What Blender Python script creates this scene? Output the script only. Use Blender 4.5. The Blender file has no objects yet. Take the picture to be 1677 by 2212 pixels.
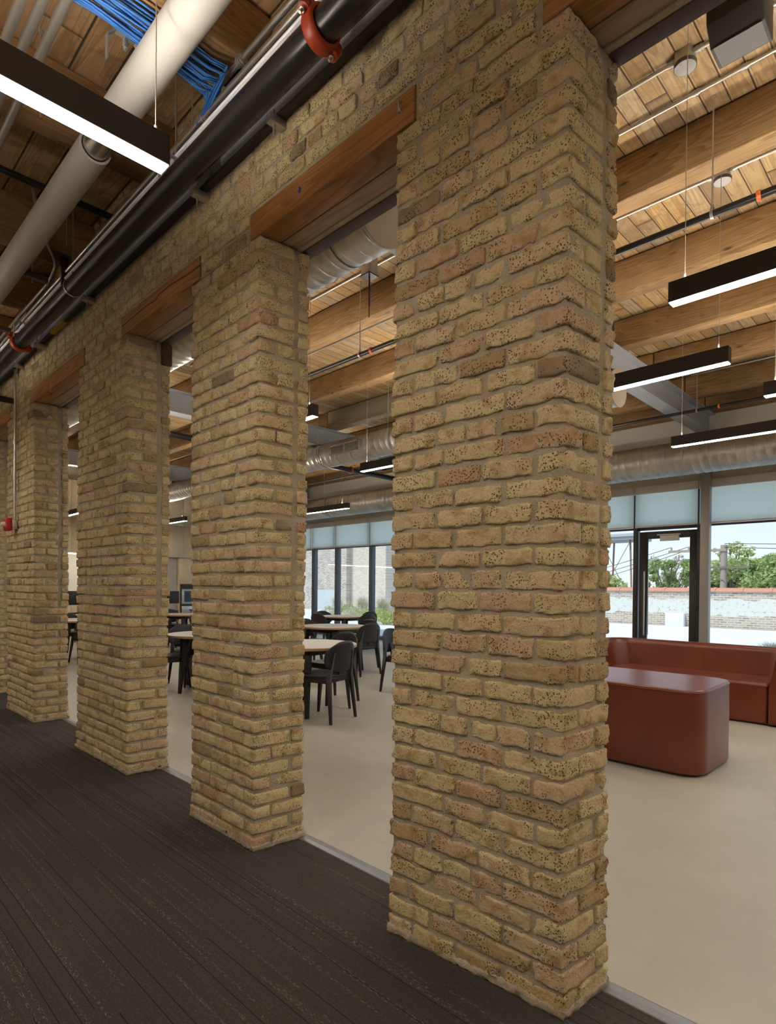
import bpy, bmesh, math, random
import numpy as np
from mathutils import Vector, Matrix
random.seed(7)
rng = np.random.default_rng(11)
S = bpy.context.scene
COL = S.collection
R = math.radians

# ------------------------------------------------------------------ camera
FPX, CX, CY = 1272.5, 840.0, 1280.3
cam_d = bpy.data.cameras.new('camera')
cam = bpy.data.objects.new('camera', cam_d)
COL.objects.link(cam)
S.camera = cam
yaw, pit, rol = R(44.489), R(-0.477), R(0.5)
fw = Vector((-math.sin(yaw) * math.cos(pit), math.cos(yaw) * math.cos(pit), math.sin(pit)))
rt = Vector((math.cos(yaw), math.sin(yaw), 0))
up = rt.cross(fw)
r2 = rt * math.cos(rol) + up * math.sin(rol)
u2 = -rt * math.sin(rol) + up * math.cos(rol)
cam.matrix_world = Matrix(((r2.x, u2.x, -fw.x, 0), (r2.y, u2.y, -fw.y, -1.607), (r2.z, u2.z, -fw.z, 1.3), (0, 0, 0, 1)))
cam_d.sensor_fit = 'VERTICAL'
cam_d.sensor_height = 36.0
cam_d.lens = FPX / 2212 * 36.0
cam_d.shift_x = (838.5 - CX) / 2212
cam_d.shift_y = (CY - 1106) / 2212
cam_d.clip_start = 0.05
cam_d.clip_end = 300

# ------------------------------------------------------------------ world, sun, exposure
S.view_settings.view_transform = 'Standard'
S.view_settings.look = 'None'
S.view_settings.exposure = 0.4
S.view_settings.gamma = 1.0
S.view_settings.use_curve_mapping = False
W = bpy.data.worlds.new('sky')
S.world = W
W.use_nodes = True
wn = W.node_tree
wn.nodes.clear()
wo = wn.nodes.new('ShaderNodeOutputWorld')
bg = wn.nodes.new('ShaderNodeBackground')
tcw = wn.nodes.new('ShaderNodeTexCoord')
sep = wn.nodes.new('ShaderNodeSeparateXYZ')
rw = wn.nodes.new('ShaderNodeValToRGB')
wn.links.new(tcw.outputs['Generated'], sep.inputs[0])
wn.links.new(sep.outputs['Z'], rw.inputs[0])
rw.color_ramp.elements[0].position = 0.0
rw.color_ramp.elements[0].color = (0.80, 0.88, 0.95, 1)
rw.color_ramp.elements[1].position = 0.45
rw.color_ramp.elements[1].color = (0.42, 0.62, 0.90, 1)
wn.links.new(rw.outputs[0], bg.inputs[0])
bg.inputs[1].default_value = .92
wn.links.new(bg.outputs[0], wo.inputs[0])
sun_d = bpy.data.lights.new('sun', 'SUN')
sun_d.energy = 2.6
sun_d.angle = R(3)
sun_d.color = (1.0, 0.96, 0.90)
sun = bpy.data.objects.new('sun', sun_d)
COL.objects.link(sun)
sun.rotation_euler = (R(32), 0, R(-25))     # high sun behind the building
try:
    S.cycles.max_bounces = 8
    S.cycles.diffuse_bounces = 4
    S.cycles.glossy_bounces = 4
    S.cycles.transparent_max_bounces = 12
    S.cycles.sample_clamp_indirect = 4.0
    S.cycles.caustics_reflective = False
    S.cycles.caustics_refractive = False
except Exception:
    pass
LAMP = 34.0      # radiance of the pendant diffusers (they also throw light upwards)
UPL = 60.0

# ------------------------------------------------------------------ material helpers
def mat(name, col=(.5, .5, .5), rough=.5, metal=0.0, emit=None, estr=0.0, coat=0.0, spec=.5):
    m = bpy.data.materials.new(name)
    m.use_nodes = True
    b = m.node_tree.nodes['Principled BSDF']
    b.inputs['Base Color'].default_value = (*col, 1)
    b.inputs['Roughness'].default_value = rough
    b.inputs['Metallic'].default_value = metal
    b.inputs['Specular IOR Level'].default_value = spec
    if coat:
        b.inputs['Coat Weight'].default_value = coat
        b.inputs['Coat Roughness'].default_value = .25
    if emit:
        b.inputs['Emission Color'].default_value = (*emit, 1)
        b.inputs['Emission Strength'].default_value = estr
    m['b'] = 1
    return m

class NT:
    """tiny node-building helper"""
    def __init__(s, m):
        s.t = m.node_tree; s.b = s.t.nodes['Principled BSDF']
    def n(s, typ, **kw):
        x = s.t.nodes.new(typ)
        for k, v in kw.items():
            setattr(x, k, v)
        return x
    def l(s, a, b):
        s.t.links.new(a, b)
    def coord(s, scale=(1, 1, 1), loc=(0, 0, 0), rot=(0, 0, 0), src='Object'):
        tc = s.n('ShaderNodeTexCoord'); mp = s.n('ShaderNodeMapping')
        mp.inputs['Scale'].default_value = scale; mp.inputs['Location'].default_value = loc
        mp.inputs['Rotation'].default_value = rot
        s.l(tc.outputs[src], mp.inputs[0]); return mp.outputs[0]
    def noise(s, vec, sc, det=4, rough=.5, dist=0, dim='3D'):
        x = s.n('ShaderNodeTexNoise', noise_dimensions=dim)
        x.inputs['Scale'].default_value = sc; x.inputs['Detail'].default_value = det
        x.inputs['Roughness'].default_value = rough; x.inputs['Distortion'].default_value = dist
        if vec is not None: s.l(vec, x.inputs['Vector'])
        return x.outputs['Fac']
    def vor(s, vec, sc, rnd=1.0):
        x = s.n('ShaderNodeTexVoronoi'); x.inputs['Scale'].default_value = sc
        x.inputs['Randomness'].default_value = rnd
        s.l(vec, x.inputs['Vector']); return x
    def ramp(s, fac, stops, interp='LINEAR'):
        x = s.n('ShaderNodeValToRGB'); x.color_ramp.interpolation = interp
        e = x.color_ramp.elements
        while len(e) < len(stops): e.new(.5)
        for i, (p, c) in enumerate(stops):
            e[i].position = p
            e[i].color = (*c, 1) if hasattr(c, '__len__') else (c, c, c, 1)
        s.l(fac, x.inputs[0]); return x.outputs[0]
    def math(s, op, a, b=None, c=None, clamp=False):
        x = s.n('ShaderNodeMath', operation=op, use_clamp=clamp)
        for i, v in enumerate((a, b, c)):
            if v is None: continue
            if isinstance(v, (int, float)): x.inputs[i].default_value = v
            else: s.l(v, x.inputs[i])
        return x.outputs[0]
    def mix(s, fac, a, b, mode='MIX'):
        x = s.n('ShaderNodeMix', data_type='RGBA', blend_type=mode)
        if isinstance(fac, (int, float)): x.inputs[0].default_value = fac
        else: s.l(fac, x.inputs[0])
        for k, v in ((6, a), (7, b)):
            if isinstance(v, tuple): x.inputs[k].default_value = (*v, 1)
            else: s.l(v, x.inputs[k])
        return x.outputs[2]
    def bump(s, h, strength=.4, dist=.01, normal=None):
        x = s.n('ShaderNodeBump'); x.inputs['Strength'].default_value = strength
        x.inputs['Distance'].default_value = dist
        s.l(h, x.inputs['Height'])
        if normal is not None: s.l(normal, x.inputs['Normal'])
        return x.outputs[0]
    def out(s, col=None, rough=None, nrm=None):
        if col is not None: s.l(col, s.b.inputs['Base Color'])
        if rough is not None: s.l(rough, s.b.inputs['Roughness'])
        if nrm is not None: s.l(nrm, s.b.inputs['Normal'])

# ---- brick and mortar
def brick_mat(name, gain=1.0):
    m = mat(name, rough=.92, spec=.2); N = NT(m)
    at = N.n('ShaderNodeAttribute', attribute_name='tone'); 
    f = at.outputs['Fac']
    g = lambda c: tuple(min(1, v * gain) for v in c)
    base = N.ramp(f, [(0, g((.30, .20, .11))), (.1, g((.48, .35, .19))), (.3, g((.60, .465, .26))), (.5, g((.68, .56, .32))),
                      (.68, g((.64, .49, .315))), (.84, g((.60, .43, .29))), (.95, g((.50, .31, .21))), (1, g((.18, .13, .09)))])
    P = N.coord()
    big = N.noise(P, 9, 3, .6)
    c = N.mix(N.math('MULTIPLY_ADD', big, 1.4, -.35, clamp=True), base, g((.64, .52, .315)), 'MIX')
    c = N.mix(.55, base, c)
    blot = N.noise(P, 17, 2, .5, .4)
    c = N.mix(N.ramp(blot, [(.52, 0.0), (.72, .75)]), c, g((.36, .22, .09)))
    fine = N.noise(P, 120, 4, .7)
    c = N.mix(N.ramp(fine, [(.3, .45), (.55, 0.0)]), c, g((.28, .19, .085)), 'MIX')
    pit = N.vor(P, 120); pd = pit.outputs['Distance']
    mask = N.noise(P, 14, 1, .5)
    mk = N.math('MULTIPLY', N.ramp(pd, [(.2, 1.0), (.34, 0.0)]), N.ramp(mask, [(.44, 0.0), (.56, 1.0)]))
    c = N.mix(N.math('MULTIPLY', mk, .85), c, (.07, .045, .02))
    h = N.math('SUBTRACT', N.math('ADD', N.math('MULTIPLY', fine, .5), N.math('MULTIPLY', N.noise(P, 45, 3, .6), .8)), N.math('MULTIPLY', mk, 1.2))
    N.out(c, None, N.bump(h, 1.0, .008)); return m
BRICK = brick_mat('buff_brick')
def mortar_mat():
    m = mat('mortar', rough=.95, spec=.15); N = NT(m); P = N.coord()
    n = N.noise(P, 6, 4, .6); f = N.noise(P, 160, 3, .7)
    c = N.ramp(n, [(.3, (.36, .30, .215)), (.7, (.50, .43, .325))])
    c = N.mix(N.ramp(f, [(.35, .5), (.6, 0.0)]), c, (.27, .22, .15))
    N.out(c, None, N.bump(N.math('ADD', f, N.noise(P, 40, 3, .6)), .5, .006)); return m
MORTAR = mortar_mat()

BASEM = MORTAR
# ---- wood
def wood_mat(name, dark, light, axis='X', knots=True, sc=1.0, rough=.6, grey=0.0):
    m = mat(name, rough=rough, spec=.35); N = NT(m)
    s = {'X': (.35, 5, 5), 'Y': (5, .35, 5), 'Z': (5, 5, .35)}[axis]
    oi = N.n('ShaderNodeObjectInfo')
    tc = N.n('ShaderNodeTexCoord'); ad = N.n('ShaderNodeVectorMath', operation='ADD')
    ml = N.n('ShaderNodeVectorMath', operation='SCALE'); ml.inputs[0].default_value = (13, 7, 5)
    N.l(oi.outputs['Random'], ml.inputs['Scale'])
    N.l(tc.outputs['Object'], ad.inputs[0]); N.l(ml.outputs[0], ad.inputs[1])
    mp = N.n('ShaderNodeMapping'); mp.inputs['Scale'].default_value = tuple(v * sc for v in s)
    N.l(ad.outputs[0], mp.inputs[0]); P = mp.outputs[0]
    base = N.noise(P, 1.3, 2, .5, .3)
    w = N.math('FRACT', N.math('MULTIPLY', base, 16))
    ring = N.ramp(w, [(0, .15), (.55, .55), (.85, 1.0), (1, .15)])
    f2 = N.noise(P, 14, 5, .65)
    fac = N.math('ADD', N.math('MULTIPLY', ring, .55), N.math('MULTIPLY', f2, .55), clamp=True)
    mid = tuple((a + b) / 2 for a, b in zip(dark, light))
    c = N.ramp(fac, [(.15, light), (.5, mid), (.95, dark)])
    mot = N.noise(ad.outputs[0], 2.2, 3, .55)
    c = N.mix(N.ramp(mot, [(.35, .0), (.75, .55)]), c, tuple(v * .62 for v in dark))
    if knots:
        ks = {'X': (1.3, 4, 4), 'Y': (4, 1.3, 4), 'Z': (4, 4, 1.3)}[axis]
        kp = N.n('ShaderNodeMapping'); kp.inputs['Scale'].default_value = ks; N.l(ad.outputs[0], kp.inputs[0])
        v = N.vor(kp.outputs[0], 1.9)
        c = N.mix(N.ramp(v.outputs['Distance'], [(.04, .92), (.13, 0.0)]), c, tuple(x * .3 for x in dark))
    if grey:
        g = N.noise(P, .9, 3, .6)
        c = N.mix(N.ramp(g, [(.42, 0.0), (.6, grey)]), c, (.34, .30, .22))
    N.out(c, None, N.bump(N.math('ADD', f2, N.math('MULTIPLY', ring, .4)), .25, .004)); return m
W_BEAM = wood_mat('fir_beam', (.22, .115, .045), (.52, .335, .155), 'X')
W_BEAMG = wood_mat('weathered_beam', (.22, .14, .07), (.50, .40, .26), 'X', grey=.9)
W_BEAMY = wood_mat('fir_beam_brown', (.32, .17, .07), (.62, .40, .20), 'Y')
W_LINT = wood_mat('lintel_timber', (.24, .10, .03), (.54, .27, .09), 'X')
W_LINT2 = wood_mat('lintel_timber_pale', (.30, .18, .11), (.52, .37, .26), 'X')

def deck_mat(name, along, pal, seg=1.7, width=.138):
    """planks running along one axis, seen from below"""
    m = mat(name, rough=.65, spec=.3); N = NT(m)
    tc = N.n('ShaderNodeTexCoord'); sp = N.n('ShaderNodeSeparateXYZ'); N.l(tc.outputs['Object'], sp.inputs[0])
    a, c_ = (sp.outputs['Y'], sp.outputs['X']) if along == 'Y' else (sp.outputs['X'], sp.outputs['Y'])
    q = N.math('DIVIDE', N.math('ADD', c_, .02), width)
    idx = N.math('FLOOR', q); fr = N.math('FRACT', q)
    wn_ = N.n('ShaderNodeTexWhiteNoise', noise_dimensions='1D'); N.l(idx, wn_.inputs['W'])
    r1 = wn_.outputs['Value']
    sg = N.math('ADD', N.math('DIVIDE', a, seg), N.math('MULTIPLY', r1, 7))
    sid = N.math('FLOOR', sg); sfr = N.math('FRACT', sg)
    w2 = N.n('ShaderNodeTexWhiteNoise', noise_dimensions='2D')
    cb = N.n('ShaderNodeCombineXYZ'); N.l(idx, cb.inputs[0]); N.l(sid, cb.inputs[1]); N.l(cb.outputs[0], w2.inputs['Vector'])
    tone = N.ramp(w2.outputs['Value'], pal, 'LINEAR')
    mp = N.n('ShaderNodeMapping'); mp.inputs['Scale'].default_value = (.5, 9, 9) if along == 'X' else (9, .5, 9)
    ad = N.n('ShaderNodeVectorMath', operation='ADD'); c3 = N.n('ShaderNodeCombineXYZ')
    N.l(N.math('MULTIPLY', w2.outputs['Value'], 31), c3.inputs[2]); N.l(N.math('MULTIPLY', w2.outputs['Value'], 17), c3.inputs[0])
    N.l(tc.outputs['Object'], mp.inputs[0]); N.l(mp.outputs[0], ad.inputs[0]); N.l(c3.outputs[0], ad.inputs[1])
    b = N.noise(ad.outputs[0], .9, 2, .5, .5)
    ring = N.ramp(N.math('FRACT', N.math('MULTIPLY', b, 9)), [(0, 0.0), (.6, .35), (.88, 1.0), (1, 0.0)])
    f = N.noise(ad.outputs[0], 9, 5, .7)
    c = N.mix(N.math('MULTIPLY', ring, .62), tone, (.24, .13, .055))
    c = N.mix(N.ramp(f, [(.4, 0.0), (.75, .6)]), c, (.24, .15, .075))
    pt = N.noise(tc.outputs['Object'], 5.5, 4, .65, 1.2); c = N.mix(N.ramp(pt, [(.5, 0.0), (.7, .65)]), c, (.22, .12, .05))
    seam = N.math('MAXIMUM', N.ramp(fr, [(0, 1.0), (.05, 1.0), (.07, 0.0), (1, 0.0)]), N.ramp(sfr, [(0, 1.0), (.006, 0.0)]))
    groove = N.ramp(fr, [(.12, 0.0), (.15, .5), (.17, 0.0)])
    c = N.mix(N.math('MULTIPLY', seam, .9), c, (.035, .02, .01))
    c = N.mix(N.math('MULTIPLY', groove, .6), c, (.15, .08, .035))
    h = N.math('SUBTRACT', N.math('MULTIPLY', f, .3), N.math('ADD', seam, groove))
    N.out(c, None, N.bump(h, .5, .008)); return m
DECK_ROOM = deck_mat('room_deck', 'Y', [(0, (.50, .32, .14)), (.2, (.38, .23, .10)), (.34, (.36, .31, .22)), (.48, (.58, .40, .20)), (.62, (.26, .19, .12)), (.74, (.52, .34, .15)), (.88, (.44, .38, .27)), (1, (.32, .18, .075))], seg=5.3)
DECK_CORR = deck_mat('corridor_deck', 'X', [(0, (.54, .33, .17)), (.5, (.62, .40, .21)), (1, (.48, .29, .15))], seg=3.0, width=.19)

# ---- plain materials
BLACK = mat('black_powder_coat', (.026, .022, .019), .5)
BLACKP = mat('black_steel_pipe', (.03, .026, .025), .28, .35)
DARKBR = mat('bronze_frame', (.035, .028, .024), .45)
CHAIRM = mat('black_stained_wood', (.016, .014, .014), .42, spec=.5)
STEELG = mat('painted_steel_beam', (.40, .415, .44), .38, .15)
STEELP = mat('primed_steel_plate', (.085, .05, .045), .6)
EMT = mat('galvanised_conduit', (.62, .59, .53), .33, .9)
ZINC = mat('zinc_steel', (.60, .58, .54), .38, .85)
CHROME = mat('brushed_steel', (.65, .64, .62), .25, .95)
WHITEP = mat('white_pipe_jacket', (.50, .475, .44), .5)
WHITEM = mat('white_lacquer', (.70, .68, .66), .5)
BLUE = mat('blue_cable', (.05, .19, .55), .4)
RED = mat('red_paint', (.42, .05, .018), .4)
REDC = mat('orange_paint', (.70, .14, .04), .4)
ALARM = mat('alarm_red', (.55, .02, .02), .35)
CLEAR = mat('clear_lens', (.8, .8, .78), .1)
YELL = mat('yellow_label', (.55, .42, .02), .5)
WALLB = mat('beige_plaster', (.86, .81, .71), .8)
VALAN = mat('valance_metal', (.70, .65, .59), .6)
DIFF = mat('lamp_diffuser', (.9, .9, .9), .5, emit=(1.0, .93, .82), estr=LAMP)
UPD = mat('uplight_lens', (.9, .9, .9), .5, emit=(1.0, .91, .78), estr=UPL)
UCL = mat('cabinet_light', (.9, .9, .9), .5, emit=(1.0, .9, .74), estr=9)
CABLE = mat('steel_cable', (.5, .48, .44), .4, .6)
CAN = mat('canopy_white', (.38, .36, .35), .5)
WOODPANEL = wood_mat('maple_panel', (.66, .53, .36), (.76, .63, .45), 'Z', knots=False)
EDGE = mat('plywood_edge', (.42, .26, .12), .5)
GREYP = mat('grey_panel', (.40, .37, .33), .5)
WHITES = mat('white_splash', (.78, .75, .68), .4)
def galv():
    m = mat('spiral_duct', (.55, .54, .52), .4, .72); N = NT(m); P = N.coord()
    n = N.noise(P, 3.5, 3, .6); v = N.vor(P, 22)
    c = N.ramp(n, [(.3, (.50, .48, .45)), (.7, (.74, .72, .68))])
    N.out(c, N.math('MULTIPLY_ADD', n, .22, .24)); return m
DUCT = galv()
def leather():
    m = mat('cognac_leather', (.26, .05, .022), .28, spec=.55); N = NT(m); P = N.coord()
    n = N.noise(P, 2.5, 3, .5); v = N.vor(P, 260)
    c = N.ramp(n, [(.2, (.115, .021, .008)), (.8, (.17, .033, .013))])
    N.out(c, None, N.bump(n, .1, .01)); return m
LEATHER = leather()
def carpet():
    m = mat('dark_carpet', rough=.95, spec=.1); N = NT(m)
    tc = N.n('ShaderNodeTexCoord'); sp = N.n('ShaderNodeSeparateXYZ'); N.l(tc.outputs['Object'], sp.inputs[0])
    y = sp.outputs['Y']
    row = N.math('FLOOR', N.math('MULTIPLY', y, 190))
    wr = N.n('ShaderNodeTexWhiteNoise', noise_dimensions='1D'); N.l(row, wr.inputs['W'])
    P = N.coord((38, 190, 1)); spk = N.noise(P, 1.6, 2, .6)
    P4 = N.coord((1.1, 1.1, 1)); blot = N.noise(P4, 1.2, 3, .5)
    def lines(freq, thick, thr, seg, off):
        q = N.math('MULTIPLY', y, freq); ri = N.math('FLOOR', q)
        w1 = N.n('ShaderNodeTexWhiteNoise', noise_dimensions='1D'); N.l(N.math('ADD', ri, off), w1.inputs['W'])
        sg = N.math('FLOOR', N.math('ADD', N.math('DIVIDE', sp.outputs['X'], seg), N.math('MULTIPLY', w1.outputs['Value'], 9)))
        w2 = N.n('ShaderNodeTexWhiteNoise', noise_dimensions='2D'); cb = N.n('ShaderNodeCombineXYZ')
        N.l(ri, cb.inputs[0]); N.l(sg, cb.inputs[1]); N.l(cb.outputs[0], w2.inputs['Vector'])
        return N.math('MULTIPLY', N.math('GREATER_THAN', w2.outputs['Value'], thr), N.math('LESS_THAN', N.math('FRACT', q), thick))
    c = N.ramp(blot, [(.3, (.050, .045, .041)), (.7, (.068, .062, .056))])
    c = N.mix(N.math('MULTIPLY', wr.outputs['Value'], .35), c, (.034, .029, .025))
    lt = N.math('MAXIMUM', lines(95, .9, .88, .55, 3), .24)
    c = N.mix(N.math('MULTIPLY', N.ramp(spk, [(.50, 0.0), (.66, 1.0)]), lt), c, (.17, .157, .143))
    c = N.mix(N.math('MULTIPLY', lines(21, .08, .6, 1.6, 11), .7), c, (.012, .010, .009))
    N.out(c, None, N.bump(N.math('ADD', spk, wr.outputs['Value']), .6, .004)); return m
CARPET = carpet()
def concrete():
    m = mat('polished_concrete', rough=.3, spec=.45); N = NT(m); P = N.coord()
    n = N.noise(P, .9, 5, .6, .6); n2 = N.noise(P, 5, 5, .65)
    c = N.ramp(n, [(.3, (.375, .355, .295)), (.7, (.465, .44, .375))])
    c = N.mix(N.ramp(n2, [(.35, .25), (.6, 0.0)]), c, (.315, .295, .24))
    N.out(c, N.math('MULTIPLY_ADD', n, .3, .22)); return m
CONC = concrete()
def laminate():
    m = mat('table_laminate', (.50, .46, .42), .35); return m
LAM = laminate()
def blind():
    m = mat('blind_fabric', (.74, .78, .72), .8); t = m.node_tree
    N = NT(m); tr = N.n('ShaderNodeBsdfTranslucent'); tr.inputs[0].default_value = (.93, .98, .95, 1)
    mx = N.n('ShaderNodeMixShader'); mx.inputs[0].default_value = .75
    N.l(N.b.outputs[0], mx.inputs[1]); N.l(tr.outputs[0], mx.inputs[2])
    N.l(mx.outputs[0], t.nodes['Material Output'].inputs[0]); return m
BLIND = blind()
def glass():
    m = mat('window_glass', (.9, .95, .93), .0); t = m.node_tree; N = NT(m)
    tr = N.n('ShaderNodeBsdfTransparent'); tr.inputs[0].default_value = (.98, .99, .985, 1)
    gl = N.n('ShaderNodeBsdfGlossy'); gl.inputs['Roughness'].default_value = .02
    fr = N.n('ShaderNodeFresnel'); fr.inputs[0].default_value = 1.45
    mx = N.n('ShaderNodeMixShader'); N.l(N.math('MULTIPLY', fr.outputs[0], .15), mx.inputs[0])
    N.l(tr.outputs[0], mx.inputs[1]); N.l(gl.outputs[0], mx.inputs[2])
    N.l(mx.outputs[0], t.nodes['Material Output'].inputs[0]); return m
GLASS = glass()
def extbrick(name, c1, c2, mortar, sc=1.0, paint=None):
    m = mat(name, rough=.9, spec=.2); N = NT(m)
    P = N.coord((1, 1, 1), rot=(R(90), 0, 0))
    br = N.n('ShaderNodeTexBrick'); N.l(P, br.inputs['Vector'])
    br.inputs['Color1'].default_value = (*c1, 1); br.inputs['Color2'].default_value = (*c2, 1)
    br.inputs['Mortar'].default_value = (*mortar, 1)
    br.inputs['Scale'].default_value = 1.0; br.inputs['Mortar Size'].default_value = .016
    br.inputs['Brick Width'].default_value = .23; br.inputs['Row Height'].default_value = .078
    n = N.noise(N.coord(), 2.0, 4, .6)
    c = N.mix(N.ramp(n, [(.4, 0.0), (.75, .5)]), br.outputs['Color'], mortar)
    if paint:
        sp = N.n('ShaderNodeSeparateXYZ'); tc = N.n('ShaderNodeTexCoord'); N.l(tc.outputs['Object'], sp.inputs[0])
        z = N.math('ADD', sp.outputs['Z'], N.math('MULTIPLY', N.math('SUBTRACT', n, .5), .5))
        lo, hi = paint
        band = N.math('MULTIPLY', N.ramp(z, [(lo, 0.0), (lo + .03, 1.0)]), N.ramp(z, [(hi, 1.0), (hi + .03, 0.0)]))
        flk = N.ramp(N.noise(N.coord(), 8, 4, .7), [(.36, .2), (.46, 1.0)])
        c = N.mix(N.math('MULTIPLY', band, flk), c, (.66, .68, .64))
    N.out(c); return m
XB1 = extbrick('yard_brick_pale', (.70, .60, .46), (.48, .40, .31), (.66, .63, .57))
XB2 = extbrick('yard_brick_dark', (.50, .40, .32), (.16, .13, .13), (.66, .63, .58))
XB3 = extbrick('parapet_brick', (.52, .41, .28), (.26, .21, .17), (.58, .55, .50), paint=(.42, .98))
TERRA = mat('terracotta', (.56, .24, .15), .7)
DECKW = mat('white_roof_deck', (.72, .73, .72), .7)
WALLW = mat('grey_render', (.5, .52, .54), .8)
def leafm(name, a, b):
    m = mat(name, a, .6); N = NT(m)
    c = N.ramp(N.noise(N.coord(), 3.0, 3, .6), [(.35, a), (.65, b)])
    N.out(c)
    tr = N.n('ShaderNodeBsdfTranslucent'); N.l(c, tr.inputs[0])
    mx = N.n('ShaderNodeMixShader'); mx.inputs[0].default_value = .35
    N.l(N.b.outputs[0], mx.inputs[1]); N.l(tr.outputs[0], mx.inputs[2])
    N.l(mx.outputs[0], m.node_tree.nodes['Material Output'].inputs[0]); return m
LEAF = leafm('tree_leaf', (.30, .40, .15), (.52, .60, .27))
LEAFY = leafm('yellow_green_leaf', (.42, .50, .18), (.66, .68, .32))
LEAFR = leafm('reddish_bud', (.50, .38, .34), (.60, .50, .46))
GRASS = leafm('dry_grass', (.52, .50, .36), (.68, .65, .48))
BARK = mat('bark', (.22, .18, .15), .9)
POLE = mat('weathered_pole', (.38, .32, .27), .9)

# ------------------------------------------------------------------ mesh helpers
class MB:
    def __init__(s): s.v = []; s.f = []; s.sm = []; s.mi = []
    def add(s, vs, fs, smooth=False, mi=0):
        o = len(s.v); s.v += [tuple(v) for v in vs]
        for f in fs: s.f.append(tuple(i + o for i in f)); s.sm.append(smooth); s.mi.append(mi)
        return s
    def box(s, a, b, mi=0):
        x0, y0, z0 = a; x1, y1, z1 = b
        if x0 > x1: x0, x1 = x1, x0
        if y0 > y1: y0, y1 = y1, y0
        if z0 > z1: z0, z1 = z1, z0
        vs = [(x0, y0, z0), (x1, y0, z0), (x1, y1, z0), (x0, y1, z0), (x0, y0, z1), (x1, y0, z1), (x1, y1, z1), (x0, y1, z1)]
        return s.add(vs, [(0, 3, 2, 1), (4, 5, 6, 7), (0, 1, 5, 4), (1, 2, 6, 5), (2, 3, 7, 6), (3, 0, 4, 7)], mi=mi)
    def hexa(s, bot, top, mi=0):
        vs = list(bot) + list(top)
        return s.add(vs, [(0, 3, 2, 1), (4, 5, 6, 7), (0, 1, 5, 4), (1, 2, 6, 5), (2, 3, 7, 6), (3, 0, 4, 7)], mi=mi)
    def cyl(s, p0, p1, r, n=16, r1=None, caps=True, mi=0):
        p0 = Vector(p0); p1 = Vector(p1); d = (p1 - p0).normalized()
        a = d.orthogonal().normalized(); b = d.cross(a); r1 = r if r1 is None else r1
        vs = []
        for p, rr in ((p0, r), (p1, r1)):
            for i in range(n):
                t = 2 * math.pi * i / n; vs.append(p + (a * math.cos(t) + b * math.sin(t)) * rr)
        s.add(vs, [(i, (i + 1) % n, n + (i + 1) % n, n + i) for i in range(n)], True, mi)
        if caps:
            s.add(vs[:n], [tuple(reversed(range(n)))], False, mi); s.add(vs[n:], [tuple(range(n))], False, mi)
        return s
    def tube(s, pts, r, n=10, mi=0):
        pts = [Vector(p) for p in pts]; vs = []; a = None
        for i, p in enumerate(pts):
            d = ((pts[min(i + 1, len(pts) - 1)] - pts[max(i - 1, 0)])).normalized()
            if a is None: a = d.orthogonal().normalized()
            a = (a - d * a.dot(d)).normalized(); b = d.cross(a)
            for k in range(n):
                t = 2 * math.pi * k / n; vs.append(p + (a * math.cos(t) + b * math.sin(t)) * r)
        m = len(pts)
        fs = [(i * n + k, i * n + (k + 1) % n, (i + 1) * n + (k + 1) % n, (i + 1) * n + k) for i in range(m - 1) for k in range(n)]
        s.add(vs, fs, True, mi)
        s.add(vs[:n], [tuple(reversed(range(n)))], mi=mi); s.add(vs[-n:], [tuple(range(n))], mi=mi)
        return s
    def prism(s, poly, ax, a, b, mi=0, smooth=False):
        """poly in the two other axes, extruded along ax from a to b"""
        def P(u, v, w):
            return {'x': (w, u, v), 'y': (u, w, v), 'z': (u, v, w)}[ax]
        n = len(poly)
        v0 = [P(u, v, a) for u, v in poly]; v1 = [P(u, v, b) for u, v in poly]
        s.add(v0 + v1, [(i, (i + 1) % n, n + (i + 1) % n, n + i) for i in range(n)], smooth, mi)
        s.add(v0, [tuple(reversed(range(n)))], mi=mi); s.add(v1, [tuple(range(n))], mi=mi)
        return s
    def build(s, name, m, parent=None, recalc=True, bevel=0, seg=2):
        me = bpy.data.meshes.new(name); me.from_pydata(s.v, [], s.f)
        ms = m if isinstance(m, (list, tuple)) else [m]
        for x in ms: me.materials.append(x)
        me.polygons.foreach_set('use_smooth', s.sm)
        me.polygons.foreach_set('material_index', s.mi)
        if recalc or bevel:
            bm = bmesh.new(); bm.from_mesh(me)
            if bevel:
                bmesh.ops.remove_doubles(bm, verts=bm.verts, dist=1e-5)
                es = [e for e in bm.edges if len(e.link_faces) == 2 and e.calc_face_angle(0) > .5]
                bmesh.ops.bevel(bm, geom=es, offset=bevel, segments=seg, profile=.5, affect='EDGES')
                for f in bm.faces: f.smooth = True
            bmesh.ops.recalc_face_normals(bm, faces=bm.faces)
            bm.to_mesh(me); bm.free()
        me.update()
        o = bpy.data.objects.new(name, me); COL.objects.link(o)
        if parent is not None: o.parent = parent
        return o

def tag(o, label=None, cat=None, group=None, kind=None):
    if label: o['label'] = label
    if cat: o['category'] = cat
    if group: o['group'] = group
    if kind: o['kind'] = kind
    return o
def struct(o, label=None):
    o['kind'] = 'structure'
    if label: o['label'] = label; o['category'] = 'structure'
    return o
def empty(name, loc=(0, 0, 0), rz=0, label=None, cat=None, group=None, kind=None):
    o = bpy.data.objects.new(name, None); COL.objects.link(o); o.location = loc; o.rotation_euler = (0, 0, rz)
    o.empty_display_size = .1
    return tag(o, label, cat, group, kind)
def copy_tree(o, parent=None):
    c = o.copy(); COL.objects.link(c); c.parent = parent
    for ch in list(o.children): copy_tree(ch, c)
    return c
def smooth_obj(o):
    for p in o.data.polygons: p.use_smooth = True

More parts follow.
